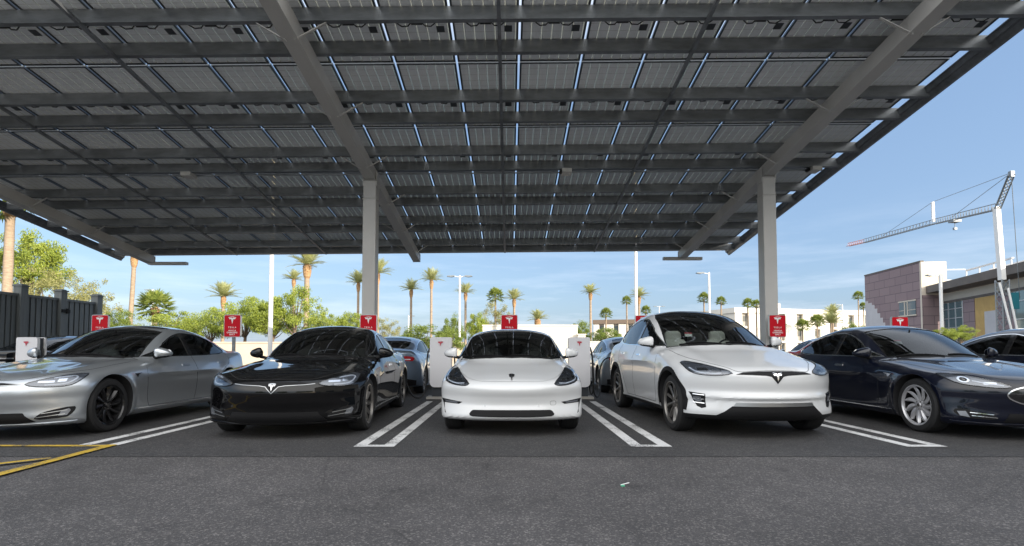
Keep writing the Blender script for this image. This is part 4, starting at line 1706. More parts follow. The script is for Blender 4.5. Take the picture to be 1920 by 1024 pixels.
            part('fog_lamp', lambda b: P.patch(b, fl if sd > 0 else mir(fl), 'front', .008, .004, .03), M['lamp_in'], ve)
        part('bumper_lip', lambda b: P.ribbon(b, [(-.90, .212), (-.6, .20), (0, .198), (.6, .20), (.90, .212)], 'front', .022, .014, step=.04), paint)
    if kind == 'sedan' and front and variant == 'old':
        hp = [(.42, .640), (.52, .622), (.70, .640), (.83, .668), (.895, .735), (.905, .775), (.85, .782), (.72, .755), (.55, .695)]
        lamp(hp, [(.50, .652), (.62, .668), (.72, .70)], [(.60, .672, .05, .014)], dark=False)
        for sd in (1, -1):
            part('projector_lamp', lambda b: (P.patch(b, [(sd * .775 + .042 * math.cos(2 * math.pi * k / 18), .712 + .034 * math.sin(2 * math.pi * k / 18)) for k in range(18)], 'front', .013, .006, .03), ), M['chrome'])
            part('projector_lens', lambda b: (P.patch(b, [(sd * .775 + .026 * math.cos(2 * math.pi * k / 18), .712 + .021 * math.sin(2 * math.pi * k / 18)) for k in range(18)], 'front', .017, .006, .03), ), M['lamp_dark'])
        oval = [(0, .665), (.25, .655), (.42, .62), (.50, .55), (.44, .48), (.28, .425), (0, .405), (-.28, .425), (-.44, .48), (-.50, .55), (-.42, .62), (-.25, .655)]
        ov = smooth_path(oval, True, (), 2)
        ng = part('nose_cone', lambda b: P.patch(b, ov, 'front', .003, .01, .04), M['trim_black'])
        part('nose_trim', lambda b: P.ribbon(b, ov, 'front', .014, .010, closed=True, step=.03), M['chrome'], ng)
        t_badge('emblem', .61, .085, M['chrome'], .012)
        part('lower_grille', lambda b: P.patch(b, [(-.50, .225), (-.46, .33), (.46, .33), (.50, .225)], 'front', .004, .01, .03), M['plastic'])
        for sd in (1, -1):
            vp = [(.54, .25), (.58, .31), (.72, .34), (.86, .375), (.89, .33), (.85, .275), (.76, .255)]
            pl = smooth_path(vp if sd > 0 else mir(vp), True, (), 1)
            ve = part('bumper_vent', lambda b: P.patch(b, pl, 'front', .003, .01, .02), M['plastic'])
            part('chrome_blade', lambda b: (P.ribbon(b, [(sd * .56, .275), (sd * .76, .290)], 'front', .008, .010), P.ribbon(b, [(sd * .59, .31), (sd * .77, .325)], 'front', .008, .010)), M['chrome'], ve)
            fl = [(.775, .27), (.845, .285), (.86, .335), (.80, .34)]
            part('fog_lamp', lambda b: P.patch(b, fl if sd > 0 else mir(fl), 'front', .008, .004, .03), M['lamp_in'], ve)
        part('bumper_lip', lambda b: P.ribbon(b, [(-.90, .212), (-.6, .20), (0, .198), (.6, .20), (.90, .212)], 'front', .022, .012, step=.04), paint)
    if kind == 'sedan' and front:
        part('hood_seam', lambda b: P.ribbon(b, smooth_path([(-.80, 1.50), (-.79, 1.2), (-.80, .85), (-.74, .55), (-.62, .34), (-.48, .19), (-.30, .12), (0, .10), (.30, .12), (.48, .19), (.62, .34), (.74, .55), (.80, .85), (.79, 1.2), (.80, 1.50)], False), 'top', .006, .0012), M[gaps])
    if kind == 'suv' and front:
        hp = [(.47, .800), (.56, .772), (.70, .762), (.84, .778), (.905, .82), (.915, .905), (.86, .925), (.80, .915), (.66, .868)]
        lamp(hp, [(.60, .790), (.72, .782), (.84, .805), (.875, .85)], [(.64, .82, .05, .014), (.76, .835, .05, .022)], dark=False)
        slot = [(-.46, .780), (-.38, .803), (-.2, .815), (0, .818), (.2, .815), (.38, .803), (.46, .780), (.30, .776), (.13, .768), (.07, .755), (0, .672), (-.07, .755), (-.13, .768), (-.30, .776)]
        part('nose_slot', lambda b: P.patch(b, slot, 'front', .005, .01, .012), M['plastic'])
        t_badge('emblem', .750, .115, M['chrome'], .012)
        part('lower_grille', lambda b: P.patch(b, [(-.66, .285), (-.58, .335), (-.50, .40), (.50, .40), (.58, .335), (.66, .285)], 'front', .004, .01, .03), M['plastic'])
        part('bumper_bar', lambda b: P.patch(b, [(-.49, .40), (-.46, .445), (.46, .445), (.49, .40)], 'front', .012, .016, .03), M['satin'])
        for sd in (1, -1):
            vp = [(.905, .555), (.76, .535), (.755, .375), (.80, .360), (.84, .385)]
            ve = part('bumper_vent', lambda b: P.patch(b, vp if sd > 0 else mir(vp), 'front', .003, .01, .02), M['plastic'])
            part('chrome_blade', lambda b: [P.ribbon(b, [(sd * .765, zz), (sd * .87, zz + .008)], 'front', .010, .010) for zz in (.42, .47, .52)], M['chrome'], ve)
            fl = [(.79, .435), (.85, .45), (.87, .50), (.80, .50)]
            part('fog_lamp', lambda b: P.patch(b, fl if sd > 0 else mir(fl), 'front', .010, .004, .03), M['lamp_in'], ve)
        part('hood_seam', lambda b: P.ribbon(b, smooth_path([(-.82, 1.42), (-.80, 1.1), (-.76, .80), (-.66, .48), (-.52, .26), (-.44, .12), (-.30, .085), (0, .075), (.30, .085), (.44, .12), (.52, .26), (.66, .48), (.76, .80), (.80, 1.1), (.82, 1.42)], False), 'top', .006, .0012), M[gaps])
    if rear:
        for sd in (1, -1):
            zt = s.belt - .06
            tl = [(.36, zt - .05), (.36, zt + .02), (.60, zt + .03), (.74, zt + .01), (.77, zt - .04), (.72, zt - .10), (.55, zt - .08)]
            t_ = part('tail_light', lambda b: P.patch(b, smooth_path(tl if sd > 0 else mir(tl), True, (), 1), 'rear', .004, .01, .03), M['tail'])
            part('reverse_light', lambda b: P.ribbon(b, [(sd * .42, zt - .045), (sd * .68, zt - .05)], 'rear', .02, .008), M['lamp_white'], t_)
        part('rear_chrome_bar', lambda b: P.ribbon(b, [(-.34, s.belt - .09), (.34, s.belt - .09)], 'rear', .03, .008), M['chrome'])
        part('number_plate', lambda b: P.patch(b, [(-.155, s.belt - .32), (.155, s.belt - .32), (.155, s.belt - .17), (-.155, s.belt - .17)], 'rear', .006, .01, .05), M['white'])
        part('rear_diffuser', lambda b: P.patch(b, [(-.78, s.zb + .03), (.78, s.zb + .03), (.80, s.zb + .16), (.50, s.zb + .22), (-.50, s.zb + .22), (-.80, s.zb + .16)], 'rear', .004, .01, .05), M['plastic'])
        part('boot_seam', lambda b: P.ribbon(b, smooth_path([(-.60, s.belt - .02), (-.62, s.belt - .16), (-.54, s.belt - .38), (.54, s.belt - .38), (.62, s.belt - .16), (.60, s.belt - .02)], False), 'rear', .006, .0012), M[gaps])
    return car


def rrect_at(cx_, cz_, w, h, r):
    return [(cx_ + a, cz_ + b) for a, b in rrect(w, h, r, 3)]


import time
_t = time.time()
CARS = []
CARS.append(build_car('compact', '', M['paint_white'], 'white sedan parked nose out in the middle bay, facing the viewer', 'car', (0.03, 6.68, 0), 0, 'seat_black', 'star', gaps='satin'))
CARS.append(build_car('sedan', 'new', M['paint_black'], 'glossy black sedan parked nose out left of the middle white car', 'car', (-2.80, 6.42, 0), R(2.5), 'seat_black', 'twin', trim='chrome', handles='chrome'))
CARS.append(build_car('sedan', 'new', M['paint_silver'], 'silver sedan with dark wheels at the left end of the row', 'car', (-6.20, 6.27, 0), R(0), 'seat_gray', 'arach', gaps='gap'))
CARS.append(build_car('suv', '', M['paint_white'], 'tall white crossover with black wheel arches right of the middle white car', 'car', (3.18, 6.45, 0), R(2.5), 'seat_white', 'twin', handles='chrome', trim='chrome', glass_mat='glass_suv'))
CARS.append(build_car('sedan', 'old', M['paint_navy'], 'navy blue sedan with bright turbine wheels at the right', 'car', (6.30, 6.27, 0), R(0), 'seat_black', 'turbine', handles='chrome', trim='chrome'))
CARS.append(build_car('sedan', 'new', M['paint_navy'], 'dark car at the right edge behind the navy blue sedan', 'car', (9.45, 6.60, 0), R(0), 'seat_gray', 'star', trim='chrome'))
# opposite row, seen from behind
CARS.append(build_car('compact', '', M['paint_steel'], 'blue-gray car seen from behind beside the left charging post', 'car', (-3.02, 17.40, 0), math.pi, 'seat_black', 'star', front=False, trim='chrome'))
CARS.append(build_car('compact', '', M['paint_gray'], 'gray car seen from behind beside the right charging post', 'car', (3.20, 17.75, 0), math.pi, 'seat_black', 'twin', front=False, trim='chrome'))
CARS.append(build_car('compact', '', M['paint_steel'], 'pale car whose roof shows between the tall white car and the navy blue sedan', 'car', (9.0, 17.9, 0), math.pi, 'seat_gray', 'star', front=False, trim='chrome'))
CARS.append(build_car('sedan', 'new', M['paint_black'], 'black car low against the slatted fence behind the leftmost charging post', 'car', (-12.3, 18.1, 0), math.pi, 'seat_black', 'twin', front=False, trim='chrome'))
print('cars built in', time.time() - _t)

# permits on two windscreens
def permit(x, y, z, label):
    b = MB()
    b.box((-.055, 0, 0), (.055, .003, .075))
    b.box((-.055, -.002, .050), (.055, -.0005, .075), 1)
    o_ = b.build('parking_permit', [M['white'], M['emb_red']])
    o_.location = (x, y, z)
    o_.rotation_euler = (R(-35), 0, 0)
    tag(o_, label, 'permit')


permit(2.78, 8.42, 1.285, 'small red and white card behind the windscreen of the tall white car')
permit(6.05, 8.45, 1.17, 'small red and white card behind the windscreen of the navy blue car')

# ================================================================== BACKGROUND
M['fence'] = mat('dark_gray_fence_boards', (0.13, 0.145, 0.15), 0.6, 0, 0, 0.2, 3, 0.15, 12, stretch=(6, 6, 0.4))
M['tan_wall'] = mat('tan_block_wall', (0.55, 0.46, 0.36), 0.9, 0, 0, 0.08, 2, 0.2, 20)
M['cream_wall'] = mat('cream_render', (0.66, 0.61, 0.52), 0.9, 0, 0, 0.05, 1.5, 0.1, 20)
M['hotel'] = mat('white_hotel_render', (0.70, 0.66, 0.58), 0.9, 0, 0, 0.05, 0.4)
M['brown_roof'] = mat('brown_roof_edge', (0.16, 0.12, 0.09), 0.8)
M['window_dark'] = mat('window_glass_dark', (0.05, 0.07, 0.085), 0.08, 0, 0.5)
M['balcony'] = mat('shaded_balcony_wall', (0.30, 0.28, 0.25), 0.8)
M['teal_glass'] = mat('teal_curtain_glass', (0.07, 0.15, 0.17), 0.08, 0.2, 0.6)
M['mullion'] = mat('aluminium_mullion', (0.55, 0.58, 0.6), 0.4, 0.6)
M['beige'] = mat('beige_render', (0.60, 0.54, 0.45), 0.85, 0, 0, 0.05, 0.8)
M['ochre'] = mat('ochre_sheathing', (0.50, 0.33, 0.12), 0.85, 0, 0, 0.12, 1.2)
M['eave'] = mat('dark_brown_eave', (0.13, 0.11, 0.095), 0.7, 0, 0, 0.15, 1)
M['sheath'] = mat('gray_wall_sheathing', (0.50, 0.49, 0.50), 0.85, 0, 0, 0.06, 1)
M['white_steel'] = mat('white_painted_steel', (0.72, 0.72, 0.71), 0.45)
M['gray_steel'] = mat('gray_lattice_steel', (0.22, 0.245, 0.265), 0.5, 0.3)
M['pink_steel'] = mat('faded_red_lattice', (0.60, 0.33, 0.32), 0.5)
M['teal_steel'] = mat('teal_machine_paint', (0.02, 0.15, 0.19), 0.4)


def brickmat(name, c1, c2, mortar, w, h, msize):
    m, t, b = nt(name)
    c = t.nodes.new('ShaderNodeTexCoord')
    s = t.nodes.new('ShaderNodeSeparateXYZ')
    cb = t.nodes.new('ShaderNodeCombineXYZ')
    ad = t.nodes.new('ShaderNodeMath')
    ad.operation = 'ADD'
    t.links.new(c.outputs['Object'], s.inputs[0])
    t.links.new(s.outputs[0], ad.inputs[0])
    t.links.new(s.outputs[1], ad.inputs[1])
    t.links.new(ad.outputs[0], cb.inputs[0])
    t.links.new(s.outputs[2], cb.inputs[1])
    k = t.nodes.new('ShaderNodeTexBrick')
    k.inputs['Color1'].default_value = (*c1, 1)
    k.inputs['Color2'].default_value = (*c2, 1)
    k.inputs['Mortar'].default_value = (*mortar, 1)
    k.inputs['Scale'].default_value = 1
    k.inputs['Brick Width'].default_value = w
    k.inputs['Row Height'].default_value = h
    k.inputs['Mortar Size'].default_value = msize
    k.inputs['Bias'].default_value = 0
    t.links.new(cb.outputs[0], k.inputs['Vector'])
    t.links.new(k.outputs['Color'], b.inputs['Base Color'])
    b.inputs['Roughness'].default_value = 0.75
    return m


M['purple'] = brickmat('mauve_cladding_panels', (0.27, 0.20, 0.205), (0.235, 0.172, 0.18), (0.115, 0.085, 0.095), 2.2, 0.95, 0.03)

# ---- dark slatted fence on the left
fx = -14.6
fence = thing('slatted_fence', 'tall dark gray slatted fence with square posts at the far left', 'fence', (fx, 16, 0))
posts = (12.4, 13.6, 14.9, 16.2, 17.65, 19.2)
for y in posts:
    b = MB()
    b.box((-.12, y - 16 - .12, 0.004), (.12, y - 16 + .12, 2.98))
    b.box((-.145, y - 16 - .145, 2.98), (.145, y - 16 + .145, 3.02))
    b.box((-.10, y - 16 - .10, 3.02), (.10, y - 16 + .10, 3.05))
    b.build('post', M['fence'], fence)
for a, c in zip(posts[:-1], posts[1:]):
    b = MB()
    y0, y1 = a - 16 + .125, c - 16 - .125
    n = 6
    w = (y1 - y0) / n
    for i in range(n):
        yy = y0 + i * w
        b.box((-.01, yy + .01, .10), (.02, yy + w - .045, 2.68))
        b.box((-.045, yy + w - .09, .10), (-.02, yy + w + .03 if i < n - 1 else yy + w, 2.68))
    b.box((-.05, y0, 2.685), (.05, y1, 2.76))
    b.box((-.05, y0, .03), (.05, y1, .095))
    b.build('slat_panel', M['fence'], fence)
for z in (1.35, 2.35):
    b = MB()
    b.box((.125, 17.65 - 16 - .11, z - .05), (.15, 17.65 - 16 + .22, z + .05))
    b.tube([(.15, 17.65 - 16 + .10, z - .08), (.15, 17.65 - 16 + .10, z + .08)], .03, 8)
    b.build('hinge', M['plastic'], fence)
b = MB()
for i in range(22):
    x = -.13 - i * .26
    b.box((x - .235, 3.2 - .01, .10), (x - .02, 3.2 + .02, 2.68))
b.box((-5.9, 3.15, 2.685), (-.125, 3.25, 2.76))
b.build('slat_panel', M['fence'], fence)


# ---- block walls behind the lot
def wall(name, label, u0, u1, vtop, Y, m, th=.25, cap=True, cat='wall', base=0.0):
    p0, p1 = at(u0, vtop, Y), at(u1, vtop, Y)
    t = thing(name, label, cat, ((p0.x + p1.x) / 2, Y, 0))
    hw = (p1.x - p0.x) / 2
    b = MB()
    b.box((-hw, 0, base), (hw, th, p0.z - .08))
    b.build('wall_face', m, t)
    b = MB()
    b.box((-hw - .04, -.04, p0.z - .079), (hw + .04, th + .04, p0.z))
    b.build('coping', m, t)
    return t


wall('block_wall', 'low tan block wall running behind the trees between the silver car and the white charging posts', 395, 868, 641, 33, M['tan_wall'])
wall('low_building_wall', 'tall cream wall standing behind the middle white car', 905, 1083, 609, 36, M['cream_wall'], 6)
wall('low_wall', 'short cream wall stepping down at the right end of the tall cream wall', 1084, 1098, 626, 35.8, M['cream_wall'], 3)
wall('garden_wall', 'long low cream wall in front of the hotel at the right', 1100, 1420, 640, 44, M['cream_wall'])


# ---- foliage
def crown_mesh(name, seed, n_clumps, leaves, lsize, shape=(1, 1, .8), clump=.26, mats=None, sparse=0.0):
    rnd = np.random.default_rng(seed)
    V, F = [], []
    cs = []
    while len(cs) < n_clumps:
        p = rnd.uniform(-1, 1, 3)
        r = np.linalg.norm(p)
        if r < 1 and (r > .35 or rnd.random() < .25):
            if p[2] < -.55:
                continue
            cs.append(p * (0.80 + .35 * rnd.random()))
    n = 0
    for c in cs:
        cr_ = clump * rnd.uniform(.55, 1.25)
        for _ in range(int(leaves * rnd.uniform(.5, 1.3))):
            d = rnd.normal(size=3)
            d /= np.linalg.norm(d)
            p = (c + d * cr_ * rnd.random() ** .45) * np.array(shape)
            a = rnd.normal(size=3)
            a /= np.linalg.norm(a)
            q = np.cross(a, rnd.normal(size=3))
            q /= np.linalg.norm(q) + 1e-9
            s1, s2 = lsize * rnd.uniform(.6, 1.3), lsize * .45
            V += [p - a * s1, p + q * s2, p + a * s1, p - q * s2]
            F.append((n, n + 1, n + 2, n + 3))
            n += 4
    me = bpy.data.meshes.new(name)
    me.from_pydata([tuple(v) for v in V], [], F)
    me.materials.append(mats)
    return me, cs


CROWNS = {
    'round': crown_mesh('crown', 1, 75, 210, .034, (1, 1, .80), .24, M['leaf_mid']),
    'round_bright': crown_mesh('crown', 2, 100, 210, .034, (1, 1, .82), .24, M['leaf_bright']),
    'airy': crown_mesh('crown', 3, 55, 120, .030, (1, 1, .85), .20, M['leaf_olive']),
    'airy_green': crown_mesh('crown', 4, 70, 140, .030, (1, 1, .75), .20, M['leaf_bright']),
    'mesquite': crown_mesh('crown', 5, 85, 170, .029, (1, 1, .70), .22, M['leaf_bright']),
    'bush': crown_mesh('crown', 6, 56, 190, .040, (1, 1, .9), .27, M['leaf_mid']),
}


def tree(kind, label, u, v_top, v_bot, Y, wpx, cat='tree', group=None, name='broadleaf_tree', trunks=1, thing_group=None):
    top, bot = at(u, v_top, Y), at(u, v_bot, Y)
    r = wpx / 2 * (Y / F_PX)
    hz = (top.z - bot.z) / 2
    t = thing(name, label, cat, (top.x, Y, 0), random.uniform(0, 6.28), group)
    me, cs = CROWNS[kind]
    c = link('crown', me, t)
    c.location = (0, 0, bot.z + hz)
    zz = hz / (.82 if kind != 'bush' else .9)
    c.scale = (r, r, zz)
    if bot.z > 0.5 or cat == 'tree':
        b = MB()
        zc = bot.z + hz
        tr = max(.06, r * .055)
        b.tube([(0, 0, 0), (.05, .02, zc * .4), (-.03, .05, max(bot.z + .1, zc * .7)), (0, 0, zc)], [tr * 1.3, tr, tr * .8, tr * .5], 8)
        for q in cs[::6]:
            e = Vector((q[0] * r * .8, q[1] * r * .8, zc + q[2] * zz * .7))
            s0 = Vector((0, 0, zc * .55 + bot.z * .35 * 0 + .1))
            mid = s0.lerp(e, .5) + Vector((0, 0, -.08 * r))
            b.tube([s0, mid, e], [tr * .5, tr * .3, tr * .12], 5)
        b.build('trunk', M['bark'], t)
    return t


TG = 'broadleaf trees beyond the parking lot'
tree('round_bright', 'big yellow-green tree behind the fence at the far left, beside the tall bare palm trunk', 64, 442, 560, 36, 112, group=TG)
tree('airy', 'olive tree low behind the middle of the slatted fence', 95, 505, 600, 33, 120, group=TG)
tree('airy', 'sparse olive tree just right of the slatted fence', 172, 522, 628, 38, 92, group=TG)
tree('bush', 'green shrub behind the leftmost red sign', 222, 584, 640, 36, 60, 'shrub', name='shrub')
tree('mesquite', 'low green bush under the short fan palm at the left', 312, 580, 650, 40, 130, 'shrub', name='shrub')
tree('mesquite', 'leafy tree at the left end of the tree group behind the silver car', 398, 570, 650, 36, 86, group=TG)
tree('mesquite', 'leafy tree above the second red sign', 462, 548, 640, 35, 112, group=TG)
tree('round_bright', 'bright green tree behind the tall white lamp post at the left', 512, 560, 640, 34, 90, group=TG)
tree('airy_green', 'tall airy tree right of the tall white lamp post, below the two palms', 553, 536, 636, 34, 100, group=TG)
tree('mesquite', 'low tree at the right end of the tree group behind the black car', 598, 585, 650, 37, 80, group=TG)
tree('round_bright', 'small round green tree left of the near gray column', 655, 588, 650, 42, 66, group=TG)
tree('airy', 'low olive bush right of the near gray column', 722, 596, 650, 44, 64, 'shrub', name='shrub')
tree('bush', 'green bush beside the roof of the blue-gray car seen from behind', 790, 612, 665, 32, 90, 'shrub', name='shrub')
tree('bush', 'green bush left of the thin white lamp post behind the left charging post', 838, 618, 668, 30, 60, 'shrub', name='shrub')
tree('round', 'dark green tree behind the thin white lamp post', 850, 592, 650, 48, 46, group=TG)
tree('round_bright', 'bright round tree just left of the middle red sign', 896, 590, 650, 50, 46, group=TG)
tree('airy', 'wide airy pine-like tree behind the fan palm above the middle white car', 930, 566, 632, 62, 62, group=TG)
tree('bush', 'green shrub right of the tall cream wall', 1088, 604, 650, 52, 40, 'shrub', name='shrub')
tree('bush', 'small shrub in front of the hotel wing at the centre right', 1135, 616, 650, 50, 60, 'shrub', name='shrub')
tree('round', 'round shrub at the foot of the hotel near the fifth red sign', 1600, 606, 650, 80, 60, 'shrub', name='shrub')
tree('mesquite', 'yellow-green shrub under the glazed front of the mauve building', 1770, 612, 646, 36, 42, 'shrub', name='shrub')
tree('mesquite', 'pale yellow-green shrub beside the white lamp post of the mauve building', 1800, 607, 646, 38, 46, 'shrub', name='shrub')


# ---- palms
def date_crown(seed):
    rnd = random.Random(seed)
    V, F = [], []
    for k in range(46):
        az = 2.399963 * k + rnd.uniform(-.2, .2)
        el = R(rnd.uniform(18, 86) if k > 7 else rnd.uniform(-5, 20))
        Lf = rnd.uniform(.85, 1.08)
        droop = rnd.uniform(.35, .75)
        pts = []
        p = Vector((0, 0, 0))
        e = el
        st = 9
        for i in range(st + 1):
            pts.append(p.copy())
            p = p + Vector((math.cos(az) * math.cos(e), math.sin(az) * math.cos(e), math.sin(e))) * (Lf / st)
            e -= droop / st * (.4 + 1.3 * i / st)
        for i in range(1, st + 1):
            for sub in (0, .5):
                a = pts[i - 1].lerp(pts[i], sub)
                d = (pts[i] - pts[i - 1]).normalized()
                s = d.cross(Vector((0, 0, 1))).normalized()
                u = s.cross(d)
                t_ = (i + sub) / st
                ll = .24 * math.sin(math.pi * min(1, .18 + .82 * t_)) ** .7 + .03
                for sg_ in (-1, 1):
                    dr = (d * .75 + s * sg_ * .75 + u * .28 + Vector((0, 0, -rnd.uniform(0, .25)))).normalized()
                    q = d * .021
                    n = len(V)
                    V += [a - q, a + q, a + dr * ll + q * .15, a + dr * ll - q * .15]
                    F.append((n, n + 1, n + 2, n + 3))
        n = len(V)
        for i in range(st + 1):
            w = .010 * (1 - .8 * i / st)
            V += [pts[i] + Vector((0, 0, -w)), pts[i] + Vector((-math.sin(az) * w, math.cos(az) * w, w))]
        for i in range(st):
            F.append((n + 2 * i, n + 2 * i + 1, n + 2 * i + 3, n + 2 * i + 2))
    me = bpy.data.meshes.new('frond_crown')
    me.from_pydata([tuple(v) for v in V], [], F)
    me.materials.append(M['frond'])
    return me


def fan_crown(seed):
    rnd = random.Random(seed)
    V, F = [], []
    for k in range(44):
        az = 2.399963 * k + rnd.uniform(-.2, .2)
        el = R(-35 + 120 * (k / 44) ** .8)
        st = rnd.uniform(.42, .62)
        d = Vector((math.cos(az) * math.cos(el), math.sin(az) * math.cos(el), math.sin(el)))
        s = Vector((-math.sin(az), math.cos(az), 0))
        u = s.cross(d)
        c = d * st
        n = len(V)
        V += [Vector((0, 0, 0)) - s * .008, Vector((0, 0, 0)) + s * .008, c + s * .008, c - s * .008]
        F.append((n, n + 1, n + 2, n + 3))
        m_ = 17
        for j in range(m_):
            a = R(-105 + 210 * j / (m_ - 1))
            dr = (d * math.cos(a) + s * math.sin(a) + Vector((0, 0, -.22)) * abs(math.sin(a)) + u * rnd.uniform(-.12, .12)).normalized()
            ll = .44 * (1 - .25 * abs(a) / 2)
            w = dr.cross(u).normalized() * .028
            n = len(V)
            tip = c + dr * ll + Vector((0, 0, -.05))
            V += [c, c + dr * ll * .55 + w, tip, c + dr * ll * .55 - w]
            F.append((n, n + 1, n + 2, n + 3))
    me = bpy.data.meshes.new('fan_crown')
    me.from_pydata([tuple(v) for v in V], [], F)
    me.materials.append(M['fan'])
    return me


DATE = [date_crown(11), date_crown(12), date_crown(13)]
FAN = [fan_crown(21), fan_crown(22)]
pi_ = [0]


def palm(kind, label, u, v, Y, wpx, lean=0, tw=None, name=None, boot=True, only_trunk=False):
    p = at(u, v, Y)
    r = wpx / 2 * (Y / F_PX) * 1.12
    pi_[0] += 1
    nm = name or ('date_palm' if kind == 'date' else 'fan_palm')
    t = thing(nm, label, 'palm tree', (p.x, Y, 0), 0, 'palm trees around the lot')
    zc = max(p.z, .3)
    tr = tw if tw else (.14 if kind == 'date' else .11)
    b = MB()
    pts, rad = [], []
    nseg = 14
    for i in range(nseg + 1):
        q = i / nseg
        pts.append((-lean * (1 - q) ** 1.5, 0, zc * q))
        rad.append(tr * (1.35 - .35 * min(1, q * 5)) * (1 - .12 * q) * (1 + .05 * (i % 2)))
    b.tube(pts, rad, 10)
    b.build('trunk', M['palm_trunk'], t, 60)
    if boot:
        b = MB()
        bl = r * .62 if kind == 'date' else r * .35
        b.lathe([(tr * .85, -bl), (tr * 1.25, -bl * .82), (tr * 1.5, -bl * .45), (tr * 1.4, -bl * .15), (tr * 1.0, 0), (tr * .3, bl * .2)], 12, 0, axis='z', c=(0, 0, zc))
        rnd = random.Random(pi_[0])
        for k in range(46):
            a, h = k * 2.4, rnd.uniform(-bl * .8, -bl * .05)
            rr_ = tr * (1.4 - abs(h / bl + .4) * .7)
            b.beam((rr_ * .8 * math.cos(a), rr_ * .8 * math.sin(a), zc + h), (rr_ * 1.22 * math.cos(a), rr_ * 1.22 * math.sin(a), zc + h + .13), .07, .03)
        b.build('frond_bases', M['palm_boot'], t)
    me = (DATE if kind == 'date' else FAN)[pi_[0] % (3 if kind == 'date' else 2)]
    c = link('crown', me, t)
    c.location = (0, 0, zc)
    c.rotation_euler = (0, 0, random.uniform(0, 6))
    c.scale = (r, r, r * (.92 if kind == 'date' else 1))
    return t


palm('fan', 'thick shaggy-topped palm trunk at the far left, its crown hidden by the canopy', 20, 385, 30, 120, 0, .24)
palm('date', 'leaning palm left of the second red sign, its crown cut off by the canopy edge', 252, 478, 42, 70, .35, .17)
palm('fan', 'short wide fan palm under the left end of the canopy', 291, 578, 44, 74, 0, .22)
palm('date', 'date palm above the second red sign', 419, 556, 46, 66)
palm('date', 'smaller date palm just left of the tallest palm', 551, 524, 58, 44)
palm('date', 'tallest date palm, reaching the canopy edge right of the lamp post', 576, 497, 44, 76, 0, .22)
palm('date', 'date palm just left of the near gray column', 672, 530, 60, 54)
palm('date', 'date palm partly hidden by the near gray column', 709, 512, 58, 64)
palm('date', 'date palm with a thin lamp by its trunk, right of the near gray column', 771, 543, 62, 46)
palm('date', 'tall date palm left of the thin white lamp post', 809, 525, 60, 52)
palm('date', 'date palm whose crown touches the thin white lamp post', 873, 549, 64, 44)
palm('fan', 'bright fan palm above the middle red sign, at its left', 929, 556, 62, 36, boot=False)
palm('date', 'date palm above the middle red sign, at its right', 964, 561, 62, 46)
palm('date', 'bushy low date palm right of the middle red sign', 1008, 599, 52, 44, 0, .2)
palm('date', 'tall date palm between the middle white car and the crossover', 1107, 549, 60, 42)
palm('fan', 'short fan palm in front of the hotel wing', 1136, 589, 66, 26, boot=False)
palm('fan', 'fan palm left of the tall white pole at the centre right', 1175, 565, 70, 22, boot=False)
palm('date', 'date palm behind the tall white pole at the centre right', 1198, 556, 62, 44)
palm('fan', 'small fan palm peeping above the roof of the tall white car', 1211, 583, 70, 22, boot=False)
palm('fan', 'fan palm beside the white lamp post over the tall white car', 1320, 560, 72, 26, boot=False)
palm('fan', 'small fan palm right of the white lamp post over the tall white car', 1352, 566, 76, 22, boot=False)
palm('fan', 'left fan palm of the pair beside the far gray column', 1402, 570, 70, 24, boot=False)
palm('fan', 'right fan palm of the pair beside the far gray column', 1418, 572, 72, 22, boot=False)
palm('fan', 'low dark palm in front of the hotel, right of the fifth red sign', 1463, 610, 84, 26, boot=False)
palm('fan', 'short palm against the white hotel, third from the right', 1532, 604, 84, 32, boot=False)
palm('fan', 'bushy palm in front of the hotel windows', 1505, 612, 80, 30, boot=False)
palm('date', 'full palm standing highest before the hotel roof line', 1561, 588, 84, 42, boot=False)
palm('date', 'low spreading palm at the foot of the fullest hotel palm', 1558, 606, 76, 52, boot=False)
palm('fan', 'slim tall palm just left of the mauve building', 1609, 556, 90, 22, 0, .10, boot=False)
palm('fan', 'small palm half hidden by the edge of the mauve building', 1619, 575, 92, 18, 0, .10, boot=False)


# ---- lamp posts
def lamp_post(label, u, vtop, Y, w, arms=(), base_v=None):
    p = at(u, vtop, Y)
    t = thing('lamp_post', label, 'lamp post', (p.x, Y, 0), 0, 'white parking lot lamp posts')
    b = MB()
    b.tube([(0, 0, 0), (0, 0, p.z)], [w / 2, w / 2 * .85], 12)
    b.build('pole', M['white_steel'], t, 50)
    b = MB()
    b.tube([(0, 0, 0), (0, 0, .6)], w * .9, 12)
    b.build('base', M['concrete'], t, 50)
    for s in arms:
        b = MB()
        b.tube([(0, 0, p.z - .12), (s * .45, 0, p.z - .05)], .035, 6)
        b.build('arm', M['white_steel'], t)
        b = MB()
        b.prism([(s * .42, .02), (s * .45, .10), (s * 1.05, .07), (s * 1.08, 0), (s * .7, -.05)], lambda x_, z_, q: (x_, q, p.z - .08 + z_), -.17, .17)
        b.build('lamp_head', M['gray_steel'], t)
    return t


lamp_post('thick white lamp post rising past the canopy edge left of the tallest palm', 513, 300, 24, .20)
lamp_post('thin white lamp post right of the near gray column, standing free of the canopy', 862, 517, 46, .20, (-1, 1))
lamp_post('tall white pole rising past the canopy edge right of the middle white car', 1190, 300, 30, .19)
lamp_post('white lamp post left of the far gray column', 1329, 511, 46, .20, (-1,))
lamp_post('small distant lamp post beside a palm trunk right of the near gray column', 766, 592, 90, .22, (1,))
lamp_post('tiny distant lamp post above the tall white car', 1236, 574, 100, .2, (-1, 1))
lamp_post('distant lamp post in front of the hotel', 1579, 571, 90, .22, (-1,))
lamp_post('white lamp post in front of the mauve building', 1763, 515, 42, .27, (-1,))
lamp_post('distant lamp post above the low fan palm at the left', 287, 543, 70, .25, (-1,))


